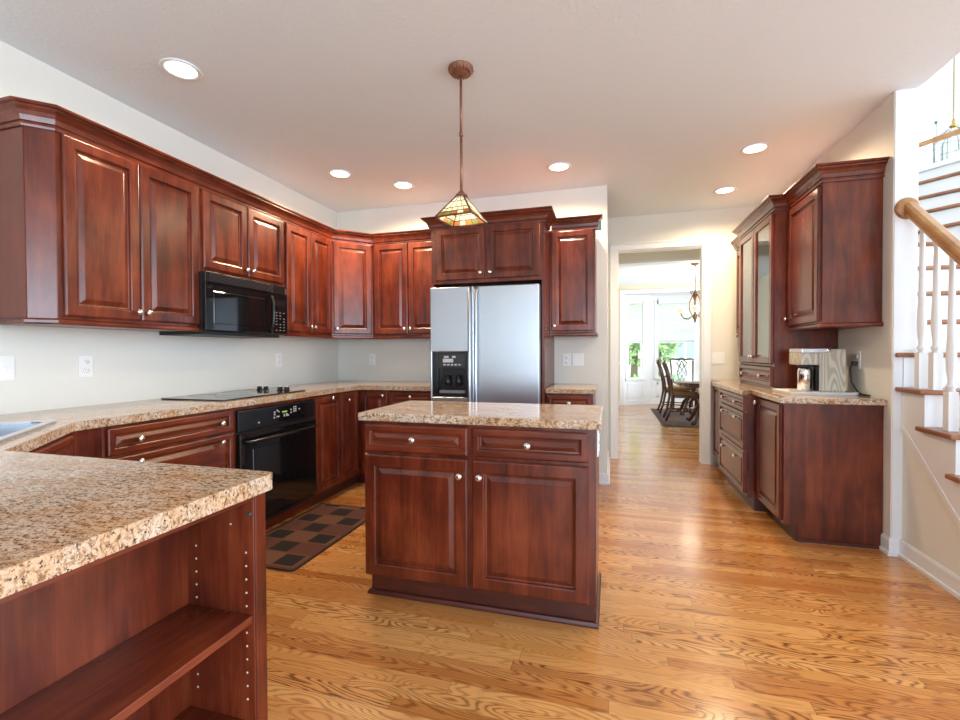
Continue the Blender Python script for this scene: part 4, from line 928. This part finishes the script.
# dining chandelier
t = thing('dining_chandelier', 'bronze chandelier with glowing glass shades above the dining table', 'chandelier', (1.375, 8.50, 1.70))
B().lathe([(.07, 1.01), (.065, .99), (.02, .97), (0, .97)], (0, 0, 0), 'z', 20).build('canopy', CHBR, t)
B().tube([(0, 0, .98), (0, 0, .56)], .006, 8).build('stem', CHBR, t)
B().lathe([(0, 0), (.015, .02), (.02, .06), (.045, .09), (.035, .13), (.016, .17), (.014, .36), (.03, .42), (.05, .47), (.03, .50), (.012, .56), (0, .56)], (0, 0, 0), 'z', 16).build('column', CHBR, t)
for k in range(6):
    a = k*PI/3+.35; u = (math.cos(a), math.sin(a)); q = lambda r, z: (u[0]*r, u[1]*r, z)
    ar = B().tube([q(.01, .50), q(.05, .46), q(.10, .34), q(.10, .22), q(.05, .12), q(.12, .07), q(.20, .08), q(.245, .13), q(.25, .17)], .0075, 8).build('arm', CHBR, t)
    B().tube([q(.02, .5), q(.055, .545), q(.085, .53), q(.075, .495), q(.055, .505)], .006, 6).build('scroll', CHBR, ar)
    B().lathe([(.02, .17), (.045, .185), (.066, .215), (.072, .25), (.060, .275), (.054, .27), (.06, .245), (.03, .195), (0, .19)], q(.25, 0), 'z', 16).build('glass_shade', SHADEE, ar)
l = bpy.data.lights.new('dining_bulbs', 'POINT'); l.energy = 14; l.color = (1, .82, .58); l.shadow_soft_size = .2
o = bpy.data.objects.new('dining_bulbs', l); COL.objects.link(o); o.parent = t; o.location = (0, 0, .34)

# ------------------------------------------------------------------ outdoors beyond the bay window
struct('ground', B().box(-30, 11.95, -.5, 40, 70, -.4), pmat('lawn', srgb(150, 176, 110), .9, var=.2, vscale=2))
t = thing('neighbor_house', 'pale grey house with white triple window across the lawn', 'house', (4.9, 32, -.4))
B().box(-6, 0, 0, 6, 6, 4.2).build('wall', pmat('grey_siding', srgb(198, 202, 208), .8), t)
B().prism([(-6.5, 4.2), (6.5, 4.2), (0, 7.5)], -.3, 6.3, 'y').build('roof', pmat('roof_shingle', srgb(140, 140, 146), .9), t)
f = B().box(-.95, -.06, 1.0, 1.0, 0, 2.5).build('window', WHITE, t)
for k in range(3): B().box(-.85+k*.62, -.08, 1.1, -.38+k*.62, -.06, 2.4).build('pane', pmat('dark_pane', srgb(150, 166, 180), .2), f)
def tree(x, y, h, r, label):
    t = thing('tree', label, 'tree', (x, y, -.4), 0, 'trees beyond the bay window')
    B().tube([(0, 0, 0), (.05, 0, h*.4), (0, .1, h*.75)], [.16, .12, .05], 8).build('trunk', pmat('bark', srgb(110, 96, 84), .9), t)
    b = B()
    for k in range(900):
        a, e = random.uniform(0, 2*PI), math.asin(random.uniform(-1, 1)); q = r*random.uniform(.45, 1)
        p = Vector((q*math.cos(a)*math.cos(e), q*math.sin(a)*math.cos(e), h*.62+q*1.25*math.sin(e)))
        u = Vector((random.gauss(0, 1), random.gauss(0, 1), random.gauss(0, 1))).normalized(); v = u.orthogonal().normalized(); s_ = random.uniform(.10, .2)
        b.bm.faces.new([b.bm.verts.new(p+w_) for w_ in (u*s_, v*s_*.6, -u*s_, -v*s_*.6)])
    b.build('crown', foliage(), t, fix=False)
tree(.9, 20, 4.2, 1.3, 'leafy green tree outside the left bay window')
tree(2.3, 25, 4.0, 1.2, 'leafy green tree left of the neighboring house')
t = thing('shrub', 'low green shrub on the lawn below the bay window', 'shrub', (1.1, 14.5, -.4))
b = B()
for k in range(700):
    a, e = random.uniform(0, 2*PI), math.asin(random.uniform(0, 1)); q = .75*random.uniform(.5, 1); p = Vector((q*1.6*math.cos(a)*math.cos(e), q*math.sin(a)*math.cos(e), .05+q*1.3*math.sin(e)))
    u = Vector((random.gauss(0, 1), random.gauss(0, 1), random.gauss(0, 1))).normalized(); v = u.orthogonal().normalized(); s_ = random.uniform(.04, .09)
    b.bm.faces.new([b.bm.verts.new(p+w_) for w_ in (u*s_, v*s_*.6, -u*s_, -v*s_*.6)])
b.build('foliage', foliage(), t, fix=False); B().tube([(0, 0, 0), (0, 0, .5)], .03, 6).build('stem', pmat('bark', srgb(110, 96, 84), .9), t)
